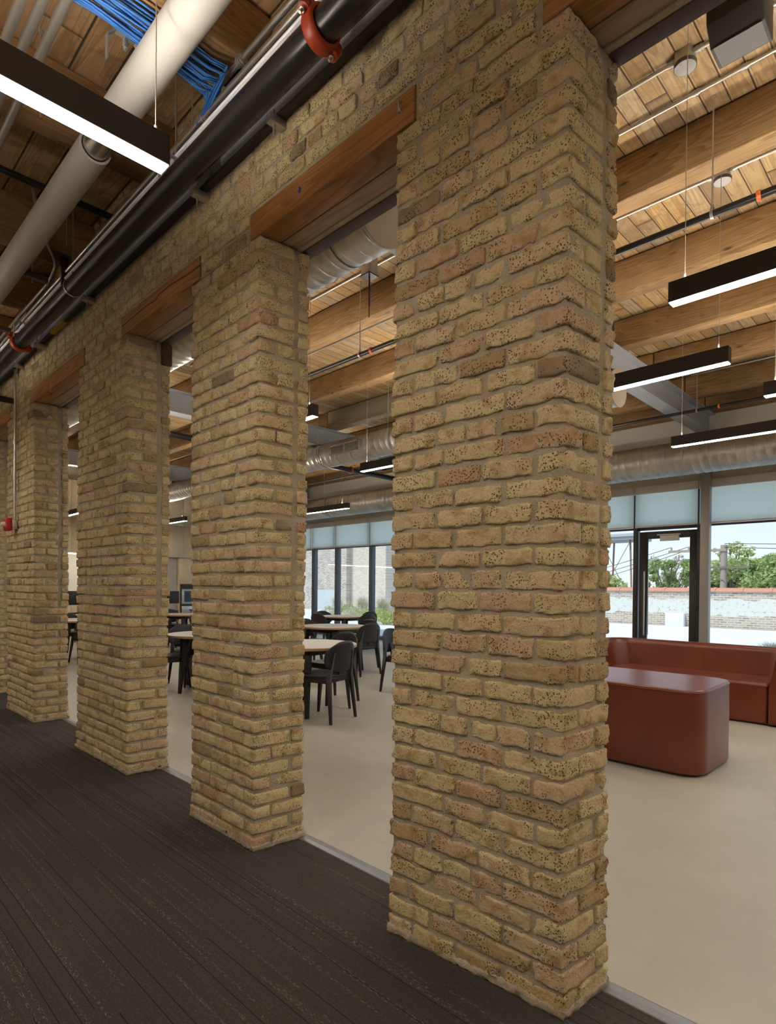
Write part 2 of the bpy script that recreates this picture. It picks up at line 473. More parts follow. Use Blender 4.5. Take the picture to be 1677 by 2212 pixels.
# ------------------------------------------------------------------ bricks
def brick_template(nx, ny, nz):
    """surface grid of the cube [-1,1]^3"""
    idx = {}; V = []; F = []
    def vid(i, j, k):
        if (i, j, k) not in idx:
            idx[(i, j, k)] = len(V); V.append((2 * i / nx - 1, 2 * j / ny - 1, 2 * k / nz - 1))
        return idx[(i, j, k)]
    for i in range(nx):
        for j in range(ny):
            F.append((vid(i, j, 0), vid(i, j + 1, 0), vid(i + 1, j + 1, 0), vid(i + 1, j, 0)))
            F.append((vid(i, j, nz), vid(i + 1, j, nz), vid(i + 1, j + 1, nz), vid(i, j + 1, nz)))
        for k in range(nz):
            F.append((vid(i, 0, k), vid(i + 1, 0, k), vid(i + 1, 0, k + 1), vid(i, 0, k + 1)))
            F.append((vid(i, ny, k), vid(i, ny, k + 1), vid(i + 1, ny, k + 1), vid(i + 1, ny, k)))
    for j in range(ny):
        for k in range(nz):
            F.append((vid(0, j, k), vid(0, j, k + 1), vid(0, j + 1, k + 1), vid(0, j + 1, k)))
            F.append((vid(nx, j, k), vid(nx, j + 1, k), vid(nx, j + 1, k + 1), vid(nx, j, k + 1)))
    return np.array(V), np.array(F)
TPL = {'hi': brick_template(22, 9, 6), 'hd': brick_template(11, 9, 6), 'mid': brick_template(8, 4, 4), 'lo': brick_template(4, 2, 3)}

class Bricks:
    def __init__(s): s.V = []; s.F = []; s.T = []; s.n = 0
    def add(s, x0, x1, y0, y1, z0, z1, q='mid', rough=1.0, tone=None):
        V, F = TPL[q]
        h = np.array([(x1 - x0) / 2, (y1 - y0) / 2, (z1 - z0) / 2]); c = np.array([(x1 + x0) / 2, (y1 + y0) / 2, (z1 + z0) / 2])
        # denser rows close to the edges
        U = np.sign(V) * np.abs(V) ** .62
        p = U * h
        r = .0050 * rng.uniform(.5, 1.8)
        inner = np.clip(p, -(h - r), (h - r)); d = p - inner
        L = np.linalg.norm(d, axis=1, keepdims=True); L[L < 1e-9] = 1
        m = np.max(np.abs(d), axis=1, keepdims=True)
        p = inner + d / L * np.maximum(m, 0) * .98
        # irregular outline: low frequency wobble, plus fine roughness
        ph = rng.uniform(0, 6.28, (3, 4)); w = np.zeros_like(p)
        for a in range(3):
            b, e = (a + 1) % 3, (a + 2) % 3
            w[:, a] = (np.sin(p[:, b] * 38 + ph[a, 0]) + np.sin(p[:, e] * 47 + ph[a, 1])) * .0016 + np.sin(p[:, b] * 115 + p[:, e] * 90 + ph[a, 2]) * .0011
        w += rng.normal(0, .0007, p.shape)
        w[:, 0] += np.sin(p[:, 2] * 330 + p[:, 1] * 210 + ph[1, 3]) * .0011; w[:, 2] += np.sin(p[:, 0] * 260 + p[:, 1] * 190 + ph[0, 3] * 2) * .0012
        w[:, 0] += np.sin(p[:, 2] * 160 + ph[0, 3]) * .0016; w[:, 2] += np.sin(p[:, 0] * 70 + ph[2, 3]) * .0016
        # now and then a chipped corner
        if rng.random() < .22:
            k = rng.choice([-1, 1], 3); dd = ((p - k * h) ** 2).sum(1) ** .5
            w += -(k * h / np.linalg.norm(h)) * (np.clip(1 - dd / .045, 0, 1) * .018)[:, None]
        p = p + w * rough
        an = rng.normal(0, .006, 3)
        p = p + np.stack([-an[2] * p[:, 1] * 0, np.zeros(len(p)), an[1] * p[:, 0]], 1)
        s.V.append(p + c); s.F.append(F + s.n); s.n += len(V)
        if tone is None:
            t = rng.random(); tone = rng.beta(3, 2.6) * .9 + .02
            if t < .05: tone = rng.uniform(0, .1)
            elif t < .11: tone = rng.uniform(.82, .96)
            elif t < .125: tone = .995
        s.T += [tone] * len(F)
    def build(s, name, parent=None, warp=None):
        V = np.concatenate(s.V); F = np.concatenate(s.F)
        if warp is not None: V = warp(V)
        me = bpy.data.meshes.new(name)
        me.vertices.add(len(V)); me.vertices.foreach_set('co', V.ravel())
        me.loops.add(F.size); me.loops.foreach_set('vertex_index', F.ravel())
        me.polygons.add(len(F)); me.polygons.foreach_set('loop_start', np.arange(0, F.size, 4))
        me.polygons.foreach_set('use_smooth', np.ones(len(F), bool))
        me.update(calc_edges=True)
        at = me.attributes.new('tone', 'FLOAT', 'FACE'); at.data.foreach_set('value', np.array(s.T, dtype=np.float32))
        me.materials.append(BRICK); me.validate()
        o = bpy.data.objects.new(name, me); COL.objects.link(o)
        if parent is not None: o.parent = parent
        return o

CH = 3.015 / 42        # course height
J = .0145
def make_pillar(name, bot, top, q, label, group=None, H=3.015):
    """bot/top: (FL, FR, RR, RL) corners in x,y"""
    bot = np.array(bot, float); top = np.array(top, float)
    w = top[1][0] - top[0][0]; t = .29
    def warp(V):
        u = V[:, 0] / w; v = V[:, 1] / t; k = np.clip(V[:, 2] / H, 0, 1)
        def bil(c): return (c[0] * ((1 - u) * (1 - v))[:, None] + c[1] * (u * (1 - v))[:, None] + c[2] * (u * v)[:, None] + c[3] * ((1 - u) * v)[:, None])
        XY = bil(bot) * (1 - k)[:, None] + bil(top) * k[:, None]
        # gentle bellying of an old wall
        XY[:, 0] += .004 * np.sin(V[:, 2] * 2.1 + u * 2); XY[:, 1] += .004 * np.sin(V[:, 2] * 2.7 + u * 3)
        return np.column_stack([XY, V[:, 2]])
    root = empty(name, (0, 0, 0), 0, label, 'pillar', group)
    # mortar core
    mb = MB(); nx, ny, nz = 16, 6, 60; ins = .006
    Vt, Ft = brick_template(nx, ny, nz)
    P = (Vt + 1) / 2 * np.array([w - 2 * ins, t - 2 * ins, H - .002]) + np.array([ins, ins, .001])
    P = warp(P); P[:, :2] += rng.normal(0, .0016, (len(P), 2))
    mb.add([tuple(p) for p in P], [tuple(f) for f in Ft], True)
    mb.build('mortar_core', MORTAR, root, recalc=False)
    B = Bricks(); e = .0025
    hd = 'hd' if q == 'hi' else q
    n = int(round(H / CH))
    st, hh = .205, .097
    cut = n * .37
    for i in range(n):
        z0 = i * CH + J / 2 + rng.normal(0, .0012); z1 = (i + 1) * CH - J / 2 + rng.normal(0, .0012)
        jit = lambda: rng.normal(0, .0022)
        odd = i % 2; course_head = (i % 7 == 4)
        lowpart = i < cut
        # right end: corner brick
        if odd: cw, cd = hh, st - .004       # header on the front, stretcher on the end
        else: cw, cd = st, hh - .004
        if lowpart and rng.random() < .25: cw *= rng.uniform(.8, 1.1)
        B.add(w - cw, w + e + jit(), -e + jit(), cd, z0, z1, q if cw > .15 else hd)
        if not odd: B.add(w - .1, w + e + jit() * .6, cd + J, st - .004, z0, z1, hd)
        # rear wythe on the end face
        if lowpart:
            if odd: B.add(w - .1, w + e + jit(), st + J, t + e, z0, z1, hd)
            else:
                B.V.pop(); B.F.pop(); k = len(TPL[hd][1]); B.T = B.T[:-k]; B.n -= len(TPL[hd][0])
                B.add(w - .1, w + e + jit(), cd + J, t + e, z0, z1, q)
        else:
            B.add(w - .1, w + e + jit(), st + .027 + rng.uniform(-.004, .006), t + e + jit(), z0 + rng.normal(0, .004), z1 + rng.normal(0, .004), hd)
        # left end
        if odd: cl = st
        else: cl = hh
        if lowpart: cl *= rng.uniform(.8, 1.15)
        B.add(-e + jit(), cl, -e + jit(), .1 if odd else .2, z0, z1, hd)
        B.add(-e, .1, (.1 if odd else .2) + J, t + e, z0, z1, 'lo')
        # run of bricks between
        x = cl + J; xe = w - cw - J
        step = hh if course_head else st
        nb = max(1, int(round((xe - x) / (step + J))))
        ws = np.ones(nb) * (1 + rng.normal(0, .035, nb))
        if not course_head and rng.random() < .3 and nb > 1:
            ws[rng.integers(nb)] *= .55
        ws = ws / ws.sum() * (xe - x - (nb - 1) * J)
        for k in range(nb):
            jj = rng.uniform(-.003, .003)
            B.add(x + jj, x + ws[k] + rng.uniform(-.003, .003), -e + jit(), .09, z0 + rng.normal(0, .001), z1 + rng.normal(0, .001), q if ws[k] > .14 else hd)
            x += ws[k] + J
        # rear face
        x = .0; k = 0
        while x < w - .05:
            x1 = min(x + st, w - .1); 
            if x1 - x > .04: B.add(x + .1 * 0 + (.1 if x == 0 else 0), x1, t - .09, t + e, z0, z1, 'lo')
            x += st + J
    o = B.build('brickwork', root, warp)
    sk = MB(); Vs, Fs = brick_template(60, 20, 3)
    Pz = (Vs + 1) / 2; out_ = .007
    P2 = Pz * np.array([w + 2 * out_, t + 2 * out_, .026]) + np.array([-out_, -out_, .001])
    P2 = warp(P2); P2[:, :2] += rng.normal(0, .003, (len(P2), 2)); P2[:, 2] += (Pz[:, 2] > .5) * rng.normal(0, .005, len(P2))
    sk.add([tuple(p) for p in P2], [tuple(f) for f in Fs], True); sk.build('base_mortar', BASEM, root, recalc=False)
    return root

FLR = .30
make_pillar('brick_pillar', [(-1.549, -.011), (-.862, .03), (-.833, .272), (-1.545, .28)], [(-1.556, 0), (-.854, 0), (-.836, .285), (-1.55, .287)], 'hi',
            'nearest and widest-looking buff brick pillar, its corner closest to the camera')
make_pillar('brick_pillar', [(-3.122, -.012), (-2.486, -.014), (-2.454, .27), (-3.115, .28)], [(-3.171, .004), (-2.477, 0), (-2.443, .273), (-3.16, .285)], 'mid',
            'buff brick pillar second from the camera, left of the opening onto the round tables')
make_pillar('brick_pillar', [(-5.083, .005), (-4.098, .015), (-4.068, .291), (-5.07, .29)], [(-5.04, 0), (-4.085, 0), (-4.084, .30), (-5.03, .29)], 'mid',
            'third buff brick pillar from the camera, with a rusty steel bracket at its top corner')
make_pillar('brick_pillar', [(-7.206, 0), (-6.263, .008), (-6.242, .30), (-7.20, .29)], [(-7.216, 0), (-6.257, 0), (-6.247, .293), (-7.21, .29)], 'mid',
            'fourth buff brick pillar, carrying the thin conduit and red fire alarm')
make_pillar('brick_pillar', [(-9.2, 0), (-8.235, 0), (-8.225, .29), (-9.2, .29)], [(-9.2, 0), (-8.235, 0), (-8.225, .29), (-9.2, .29)], 'lo',
            'farthest visible buff brick pillar, at the left edge of the photo')

# upper brick wall with the lintel pockets
ZL, ZM = 3.015, 3.148
LINT = [(-.945, .45), (-2.565, -1.463), (-4.187, -3.073), (-6.378, -4.915), (-8.36, -7.10), (-10.6, -9.1)]
OPEN = [(-.854, .35), (-2.477, -1.556), (-4.085, -3.171), (-6.257, -5.04), (-8.235, -7.216), (-10.5, -9.2)]
WT = 4.45
def wall_upper():
    mb = MB()
    xs = sorted({-17.0, 5.0} | {v for p in LINT for v in p})
    for a, b in zip(xs[:-1], xs[1:]):
        inl = any(p[0] - 1e-6 <= a and b <= p[1] + 1e-6 for p in LINT)
        z0 = ZM if inl else ZL
        mb.box((a, .005, z0), (b, .285, WT))
    # solid wall beyond the pillars at both far ends
    mb.box((.45, .008, 0), (5, .282, ZL)); mb.box((-17, .008, 0), (-10.5, .282, ZL))
    core = struct(mb.build('wall_front', MORTAR))
    B = Bricks()
    n = int((4.44 - ZL) / CH)
    for i in range(n + 1):
        z0 = ZL + i * CH + J / 2; z1 = z0 + CH - J
        if z1 > 4.44: break
        head = (i % 6 == 3)
        # room side is simple, corridor side fine
        for side in (0, 1):
            if side == 0 and z0 > 4.06: continue
            x = -12.0 + rng.uniform(0, .2) + (i % 2) * .1
            while x < 1.0:
                L = (.097 if head else .205) * (1 + rng.normal(0, .03))
                if rng.random() < .08 and not head: L *= .5
                a, b = x, x + L; x = b + J
                segs = [(a, b)]
                if z0 < ZM - .01:
                    for p in LINT:
                        ns = []
                        for s_, e_ in segs:
                            if e_ <= p[0] - .008 or s_ >= p[1] + .008: ns.append((s_, e_)); continue
                            if s_ < p[0] - .045: ns.append((s_, p[0] - .008))
                            if e_ > p[1] + .045: ns.append((p[1] + .008, e_))
                        segs = ns
                for s_, e_ in segs:
                    if e_ - s_ < .03: continue
                    q = 'mid' if (s_ > -6 and side == 0) else 'lo'
                    if s_ > -2.6 and side == 0: q = 'hi' if e_ - s_ > .14 else 'hd'
                    zt = rng.normal(0, .001)
                    if side == 0: B.add(s_, e_, -.0025 + rng.normal(0, .0022), .06, z0 + zt, z1 + rng.normal(0, .001), q)
                    else: B.add(s_, e_, .23, .2925 + rng.normal(0, .002), z0 + zt, z1, 'lo')
    o = B.build('brickwork', core)
    return core
wall_upper()

lab_l = ['wooden lintel over the opening right of the nearest pillar, top right of photo',
         'wooden lintel with a blue tag, over the opening between the two nearest pillars',
         'cracked wooden lintel over the opening between second and third pillars',
         'orange-brown wooden lintel over the opening between third and fourth pillars',
         'wooden lintel over the opening left of the alarm conduit', 'wooden lintel over the farthest opening beyond the last pillar']
for i, ((a, b), (oa, ob)) in enumerate(zip(LINT, OPEN)):
    rt_ = empty('timber_lintel', ((a + b) / 2, 0, ZL), 0, lab_l[i], 'lintel')
    def lb(name, x0, x1, y0, y1, z0, z1, m, bv=.003):
        cx = (a + b) / 2
        mb = MB().box((x0 - cx, y0, z0 - ZL), (x1 - cx, y1, z1 - ZL)); return mb.build(name, m, rt_, bevel=bv)
    lb('front_timber', a + .004, b - .004, -.003, .112, ZL + .001, ZM - .004, W_LINT)
    lb('rear_timber', oa + .002 - .06, ob + .06, .120, .205, ZL + .004, ZM - .004, W_LINT2)
    lb('mortar_strip', oa - .05, ob + .05, .206, .232, ZL - .002, ZL + .1, MORTAR)
    lb('steel_plate', oa - .05, ob + .03, .232, .296, ZL - .006, ZL + .018, STEELP, .001)
    if i == 1:
        cx = (a + b) / 2
        MB().cyl((-2.16 - cx, -.006, .066), (-2.16 - cx, -.001, .066), .012, 20).build('blue_tag', mat('tag_blue', (.03, .04, .22), .5), rt_)
        MB().cyl((-2.16 - cx, -.012, .066), (-2.16 - cx, -.005, .066), .004, 8).tube([(-2.16 - cx, -.007, .06), (-2.162 - cx, -.01, .045), (-2.158 - cx, -.008, .03)], .0015, 5).build('nail', ZINC, rt_)
        MB().tube([(-1.53 - cx, -.003, .1), (-1.53 - cx, -.02, .09), (-1.53 - cx, -.02, .07), (-1.53 - cx, -.004, .062)], .003, 6).cyl((-1.537 - cx, -.012, .07), (-1.537 - cx, -.003, .07), .008, 8).build('hook', ZINC, rt_)
    if i == 2:
        cx = (a + b) / 2
        ck = [(-4.164, 3.078), (-3.99, 3.088), (-3.776, 3.094), (-3.63, 3.082), (-3.60, 3.104), (-3.433, 3.108), (-3.243, 3.09), (-3.075, 3.086)]
        MB().tube([(x_ - cx, -.0028, z_ - ZL) for x_, z_ in ck], .0022, 5).build('crack', mat('crack_dark', (.01, .006, .003), .9), rt_)
    if i == 3:
        cx = (a + b) / 2
        MB().tube([(-5.72 - cx, -.004, .085), (-5.73 - cx, -.012, .05), (-5.715 - cx, -.012, -.015), (-5.725 - cx, -.012, -.03)], .0015, 5).tube([(-5.72 - cx, -.004, .085), (-5.70 - cx, -.012, .03), (-5.70 - cx, -.012, 0)], .0015, 5).build('wire_tie', ZINC, rt_)
tag(MB().box((-4.083, .232, 2.86), (-4.05, .30, 3.005)).build('steel_bracket', mat('rusty_steel', (.06, .03, .015), .7), bevel=.002),
    'rusty steel bracket plate at the top corner of the third pillar', 'bracket')

# ------------------------------------------------------------------ floors, ceilings, walls
struct(MB().box((-17, -3.6, -.05), (5, .268, 0)).build('floor', CARPET), 'dark striped carpet')
f2 = struct(MB().box((-17, .268, -.05), (5, 8.77, -.001)).build('floor', CONC), 'polished beige concrete floor')
struct(MB().prism([(.235, -.004), (.30, -.004), (.30, .003), (.29, .007), (.262, .008), (.24, .003)], 'x', -10.5, .45).build('trim_1', mat('threshold_steel', (.24, .25, .27), .42, .6)), 'steel threshold strip')
struct(MB().box((-17, -3.7, 4.0), (5, .0, 4.12)).build('ceiling', DECK_CORR))
struct(MB().box((-17, .0, 4.45), (5, 9.0, 4.6)).build('ceiling', DECK_ROOM))
struct(MB().box((-17, -3.75, 0), (5, -3.6, 4.0)).build('wall_back', WALLB))
struct(MB().box((5, -3.75, 0), (5.15, 9.0, 4.6)).build('wall_right', WALLB))
struct(MB().box((-17.2, -3.75, 0), (-17.02, 9.0, 4.6)).build('wall_left', WALLB))
# wall band above the windows
struct(MB().box((-17, 8.77, 3.07), (5, 9.0, 4.45)).build('wall_rear', WALLB))

# ceiling beams in the room (parallel to the pillars)
ZB = 4.12
bl = ['deep timber joist nearest the brick pillars on the room side, just behind the wall', 'broad knotty timber joist, second from the brick wall, behind the sprinkler pipe rod',
      'timber joist with swirling grain behind the nearest pendant light', 'timber joist above the pendant light over the sofa', 'timber joist with herringbone grain, next in from the last two',
      'timber joist second from the window wall', 'timber joist right above the window wall']
for i, y in enumerate((1.36, 2.625, 3.94, 5.16, 6.40, 7.62, 8.55)):
    for j, (x0, x1) in enumerate(((-17, -8.24), (-8.22, -3.01), (-2.99, 5))):
        m = W_BEAMG if (i == 3 and j == 1) else W_BEAM
        o = MB().box((x0, y, ZB), (x1, y + .17, 4.432)).build('timber_joist', m, bevel=.006, seg=1)
        part = ('left of the far grey steel beam', 'between the two grey steel beams', 'right of the near grey steel beam')[j]
        tag(o, ('%s, %s' % (bl[i], part)) if True else '', 'joist', 'timber joists across the room')
jl = {}
# shorter, unique labels for the joists
ordn = ['first', 'second', 'third', 'fourth', 'fifth', 'sixth', 'last']
k = 0
for o in [o for o in COL.objects if o.name.startswith('timber_joist')]:
    i, j = divmod(k, 3); k += 1
    o['label'] = '%s timber joist from the brick wall, segment %s' % (ordn[i], ('left of the far steel beam', 'between the two steel beams', 'right of the near steel beam')[j])
# corridor beams (perpendicular to the wall)
cl = ['at the top edge above the blue cables', 'above the glowing corridor light', 'behind the white pipe, left of the black riser', 'fourth along the corridor', 'fifth along the corridor', 'sixth along the corridor', 'over the camera, out of the top edge']
for i, x in enumerate((-2.58, -3.56, -4.90, -5.95, -7.1, -8.3, -1.45)):
    o = MB().box((x, -3.6, 3.70), (x + .2, -.002, 3.984)).build('corridor_joist', W_BEAMY, bevel=.006, seg=1)
    tag(o, 'brown timber joist over the corridor, %s' % cl[i], 'joist', 'timber joists over the corridor')

# steel I-beams (running away from the wall)
sl = ['near grey steel I-beam ending at the column by the sofa', 'second grey steel I-beam, seen through the openings left of the nearest pillar', 'farthest grey steel I-beam, near the kitchen']
for i, x in enumerate((-3.0, -8.25, -13.4)):
    w, t = .10, .014
    pr = [(-w, 3.80), (w, 3.80), (w, 3.80 + t), (.006, 3.80 + t), (.006, 4.12 - t), (w, 4.12 - t), (w, 4.12), (-w, 4.12), (-w, 4.12 - t), (-.006, 4.12 - t), (-.006, 3.80 + t), (-w, 3.80 + t)]
    o = MB().prism([(u + x, v) for u, v in pr], 'y', .30, 8.77).build('steel_beam', STEELG)
    tag(o, sl[i], 'beam')
    for yy in (4.6,) if i == 0 else ():
        pass
colm = MB().box((-3.045, 8.55, 0), (-2.915, 8.68, 3.79)).build('steel_column', mat('column_grey', (.36, .33, .30), .4, .2), bevel=.006)
tag(colm, 'square grey steel column standing beside the glass door', 'column')
colm2 = MB().box((-8.31, 8.55, 0), (-8.18, 8.68, 3.79)).build('steel_column', mat('column_grey2', (.36, .33, .30), .4, .2), bevel=.006)
tag(colm2, 'square grey steel column hidden at the window wall behind the tables', 'column')

# ------------------------------------------------------------------ window wall
YW = 8.80
mull = [-16.2, -14.5, -13.16, -12.16, -10.82, -9.5, -8.2, -6.9, -5.55, -4.14, -3.11, -1.75, -.4, 1.0, 2.4, 3.8, 4.97]
wi = 0
for i, (a, b) in enumerate(zip(mull[:-1], mull[1:])):
    wi += 1
    isdoor = abs(a + 4.14) < .01
    w = empty('window_%d' % wi, (0, 0, 0)); struct(w)
    fr = MB()
    hw = .032 if a > -9 else .05
    fr.box((a - hw, YW - .07, 0), (a + hw, YW + .07, 3.07))
    fr.box((a + hw, YW - .05, 3.0), (b - hw, YW + .06, 3.07))
    if not isdoor: fr.box((a + hw, YW - .06, 0), (b - hw, YW + .06, .09))
    fr.box((a + hw, YW - .04, 2.33 if isdoor else 2.345), (b - hw, YW + .04, 2.385 if isdoor else 2.375))
    fr.build('window_frame', DARKBR if a > -9 else mat('bluegrey_frame', (.10, .115, .14), .4), w, bevel=.002, seg=1)
    g = MB()
    if not isdoor: g.box((a + hw, YW - .003, .09), (b - hw, YW + .003, 3.0))
    else: g.box((a + hw, YW - .003, 2.385), (b - hw, YW + .003, 3.0))
    g.build('window_pane', GLASS, w)
    # roller blind
    bl_ = empty('roller_blind', ((a + b) / 2, YW - .11, 2.37), 0, 'x', 'blind', 'half-lowered roller blinds')
    hwb = (b - a) / 2 - .012
    MB().box((-hwb, -.001, .02), (hwb, .001, .60)).build('blind_fabric', BLIND, bl_)
    MB().box((-hwb, -.009, 0), (hwb, .009, .026)).build('hem_bar', VALAN, bl_, bevel=.003)
    MB().box((-hwb - .008, -.035, .575), (hwb + .008, .045, .70)).build('valance', VALAN, bl_, bevel=.002)
    bl_['label'] = 'pale roller blind %s' % ({-16.2: 'at the far left end of the window wall', -14.5: 'left of the corner mullion behind the tables', -13.16: 'leftmost full one seen above the round tables',
        -12.16: 'middle one seen above the round tables', -10.82: 'rightmost one seen above the round tables', -4.14: 'above the glass door', -3.11: 'wide one right of the steel column',
        -5.55: 'left of the glass door, half hidden by the nearest pillar', -9.5: 'hidden by the nearest pillar, fourth left of the glass door', -8.2: 'hidden by the nearest pillar, third left of the glass door',
        -6.9: 'hidden by the nearest pillar, second left of the glass door', -1.75: 'first one outside the photo, right of the wide one', -.4: 'second one outside the photo to the right',
        1.0: 'third one outside the photo to the right', 2.4: 'fourth one outside the photo to the right', 3.8: 'rightmost of all, outside the photo'}[a])
d = struct(empty('door_1', (0, 0, 0)))
fr = MB(); x0, x1 = -4.075, -3.14
fr.box((x0, YW - .035, .01), (x0 + .12, YW + .035, 2.30)); fr.box((x1 - .12, YW - .035, .01), (x1, YW + .035, 2.30))
fr.box((x0 + .12, YW - .035, 2.18), (x1 - .12, YW + .035, 2.30)); fr.box((x0 + .12, YW - .035, .01), (x1 - .12, YW + .035, .2))
fr.build('door_frame', DARKBR, d, bevel=.003, seg=1)
MB().box((x0 + .12, YW - .004, .2), (x1 - .12, YW + .004, 2.18)).build('door_pane', GLASS, d)
hb = MB()
for yy in (YW - .085, YW + .085):
    hb.cyl((x0 + .1, yy, .52), (x0 + .1, yy, 1.62), .013, 12)
for zz in (.62, 1.52): hb.cyl((x0 + .1, YW - .085, zz), (x0 + .1, YW + .085, zz), .008, 8)
hb.build('door_handle', CHROME, d)
MB().box((-3.72, YW - .09, 2.13), (-3.42, YW - .036, 2.22)).build('door_closer', VALAN, d, bevel=.004)
MB().hexa([(-3.76, YW - .11, 2.225), (-3.40, YW - .07, 2.225), (-3.40, YW - .05, 2.225), (-3.76, YW - .09, 2.225)], [(-3.76, YW - .11, 2.245), (-3.40, YW - .07, 2.245), (-3.40, YW - .05, 2.245), (-3.76, YW - .09, 2.245)]).build('closer_arm', VALAN, d)

# ------------------------------------------------------------------ kitchen wall
XK = -16.5
def cabinet(name, a, b, m, label, z0, z1, x1=XK, parts=()):
    r = empty(name, (0, 0, 0), 0, label, 'cabinet')
    MB().box((-17, a, z0), (x1 - .02, b, z1)).build('carcass', m, r)
    for (ya, yb, za, zb) in parts:
        MB().box((x1 - .02, ya + .003, za + .003), (x1, yb - .003, zb - .003)).build('door', WOODPANEL, r, bevel=.001, seg=1)
    return r
cabinet('wall_cabinet', .4, 5.55, WOODPANEL, 'tall pale maple wall cabinets above the lit counter, seen left of the third pillar', 2.13, 4.02,
        parts=[(.4 + i * 1.03, .4 + (i + 1) * 1.03, z, zz) for i in range(5) for z, zz in ((2.13, 3.05), (3.05, 4.02))])
r = cabinet('base_cabinet', .4, 5.55, WOODPANEL, 'pale maple base cabinet with counter below the lit white backsplash', .0, .84,
        parts=[(.4 + i * 1.03, .4 + (i + 1) * 1.03, .1, .84) for i in range(5)])
MB().box((-17, .4, .84), (XK + .03, 5.55, .88)).build('countertop', WHITES, r)
tag(MB().box((-17.0, .4, .88), (-16.97, 5.55, 2.13)).build('backsplash', WHITES), 'white backsplash lit from above behind the kitchen counter', 'backsplash')
tag(MB().box((XK - .06, .45, 2.105), (XK - .01, 5.5, 2.129)).build('cabinet_light', UCL), 'thin bright strip light under the maple wall cabinets', 'light')
cabinet('tall_cabinet', 5.56, 8.7, WOODPANEL, 'pale maple tall cabinet with recess and oven, seen between second and third pillars', 2.13, 4.02,
        parts=[(5.56, 6.55, 2.13, 3.05), (5.56, 6.55, 3.05, 4.02), (6.55, 7.4, 2.13, 3.05), (6.55, 7.4, 3.05, 4.02), (7.4, 8.6, 2.13, 4.02)])
fg = empty('fridge_panel', (0, 0, 0), 0, 'tall grey panel in the recess beside the built-in oven', 'panel')
MB().box((-17, 5.6, 0), (XK - .12, 6.40, 2.12)).build('panel', GREYP, fg)
oc = cabinet('oven_cabinet', 6.42, 8.7, WOODPANEL, 'pale maple cabinet column around the built-in oven', 0, 2.12, parts=[(6.42, 7.3, 1.36, 2.12), (6.42, 7.3, .0, .45), (7.3, 8.6, 0, 2.12)])
ov = empty('oven', (XK, 6.86, .75), 0, 'black built-in oven with steel trim in the maple kitchen wall', 'oven')
MB().box((.0, -.42, -.28), (.015, .42, .60)).build('trim', BLACK, ov)
MB().box((.012, -.38, .02), (.03, .38, .46)).box((.012, -.38, -.24), (.03, .38, -.04)).build('frame', CHROME, ov, bevel=.003)
MB().box((.028, -.30, .08), (.034, .30, .40)).build('oven_glass', mat('oven_glass', (.04, .06, .08), .08), ov)

# ------------------------------------------------------------------ pendants
def pendant(name, L, label, axis='x'):
    r = empty(name, (0, 0, 0), 0, label, 'pendant light', 'linear pendant lights')
    hw, h = .036, .115
    if axis == 'x':
        MB().box((0, -hw, .004), (L, hw, h - .012)).box((0, -hw, h - .012), (L, -hw + .003, h)).box((0, hw - .003, h - .012), (L, hw, h)).box((0, -hw, h - .012), (.003, hw, h)).box((L - .003, -hw, h - .012), (L, hw, h)).build('housing', BLACK, r)
        MB().box((.004, -hw + .004, 0), (L - .004, hw - .004, .006)).build('diffuser', DIFF, r)
        MB().box((.05, -hw + .008, h - .0115), (L - .05, hw - .008, h - .009)).build('uplight_lens', UPD, r)
    else:
        MB().box((-hw, 0, .004), (hw, L, h - .012)).box((-hw, 0, h - .012), (-hw + .003, L, h)).box((hw - .003, 0, h - .012), (hw, L, h)).box((-hw, 0, h - .012), (hw, .003, h)).box((-hw, L - .003, h - .012), (hw, L, h)).build('housing', BLACK, r)
        MB().box((-hw + .004, .004, 0), (hw - .004, L - .004, .006)).build('diffuser', DIFF, r)
        MB().box((-hw + .008, .05, h - .0115), (hw - .008, L - .05, h - .009)).build('uplight_lens', UPD, r)
    return r
def cables(r, xs, z, axis='x', top=4.35):
    for x in xs:
        p = (x, 0) if axis == 'x' else (0, x)
        MB().cyl((p[0], p[1], .115), (p[0], p[1], top - z), .0022, 6).cyl((p[0], p[1], .115), (p[0], p[1], .15), .006, 8).build('suspension_cable', CABLE, r)
PZ = 2.90
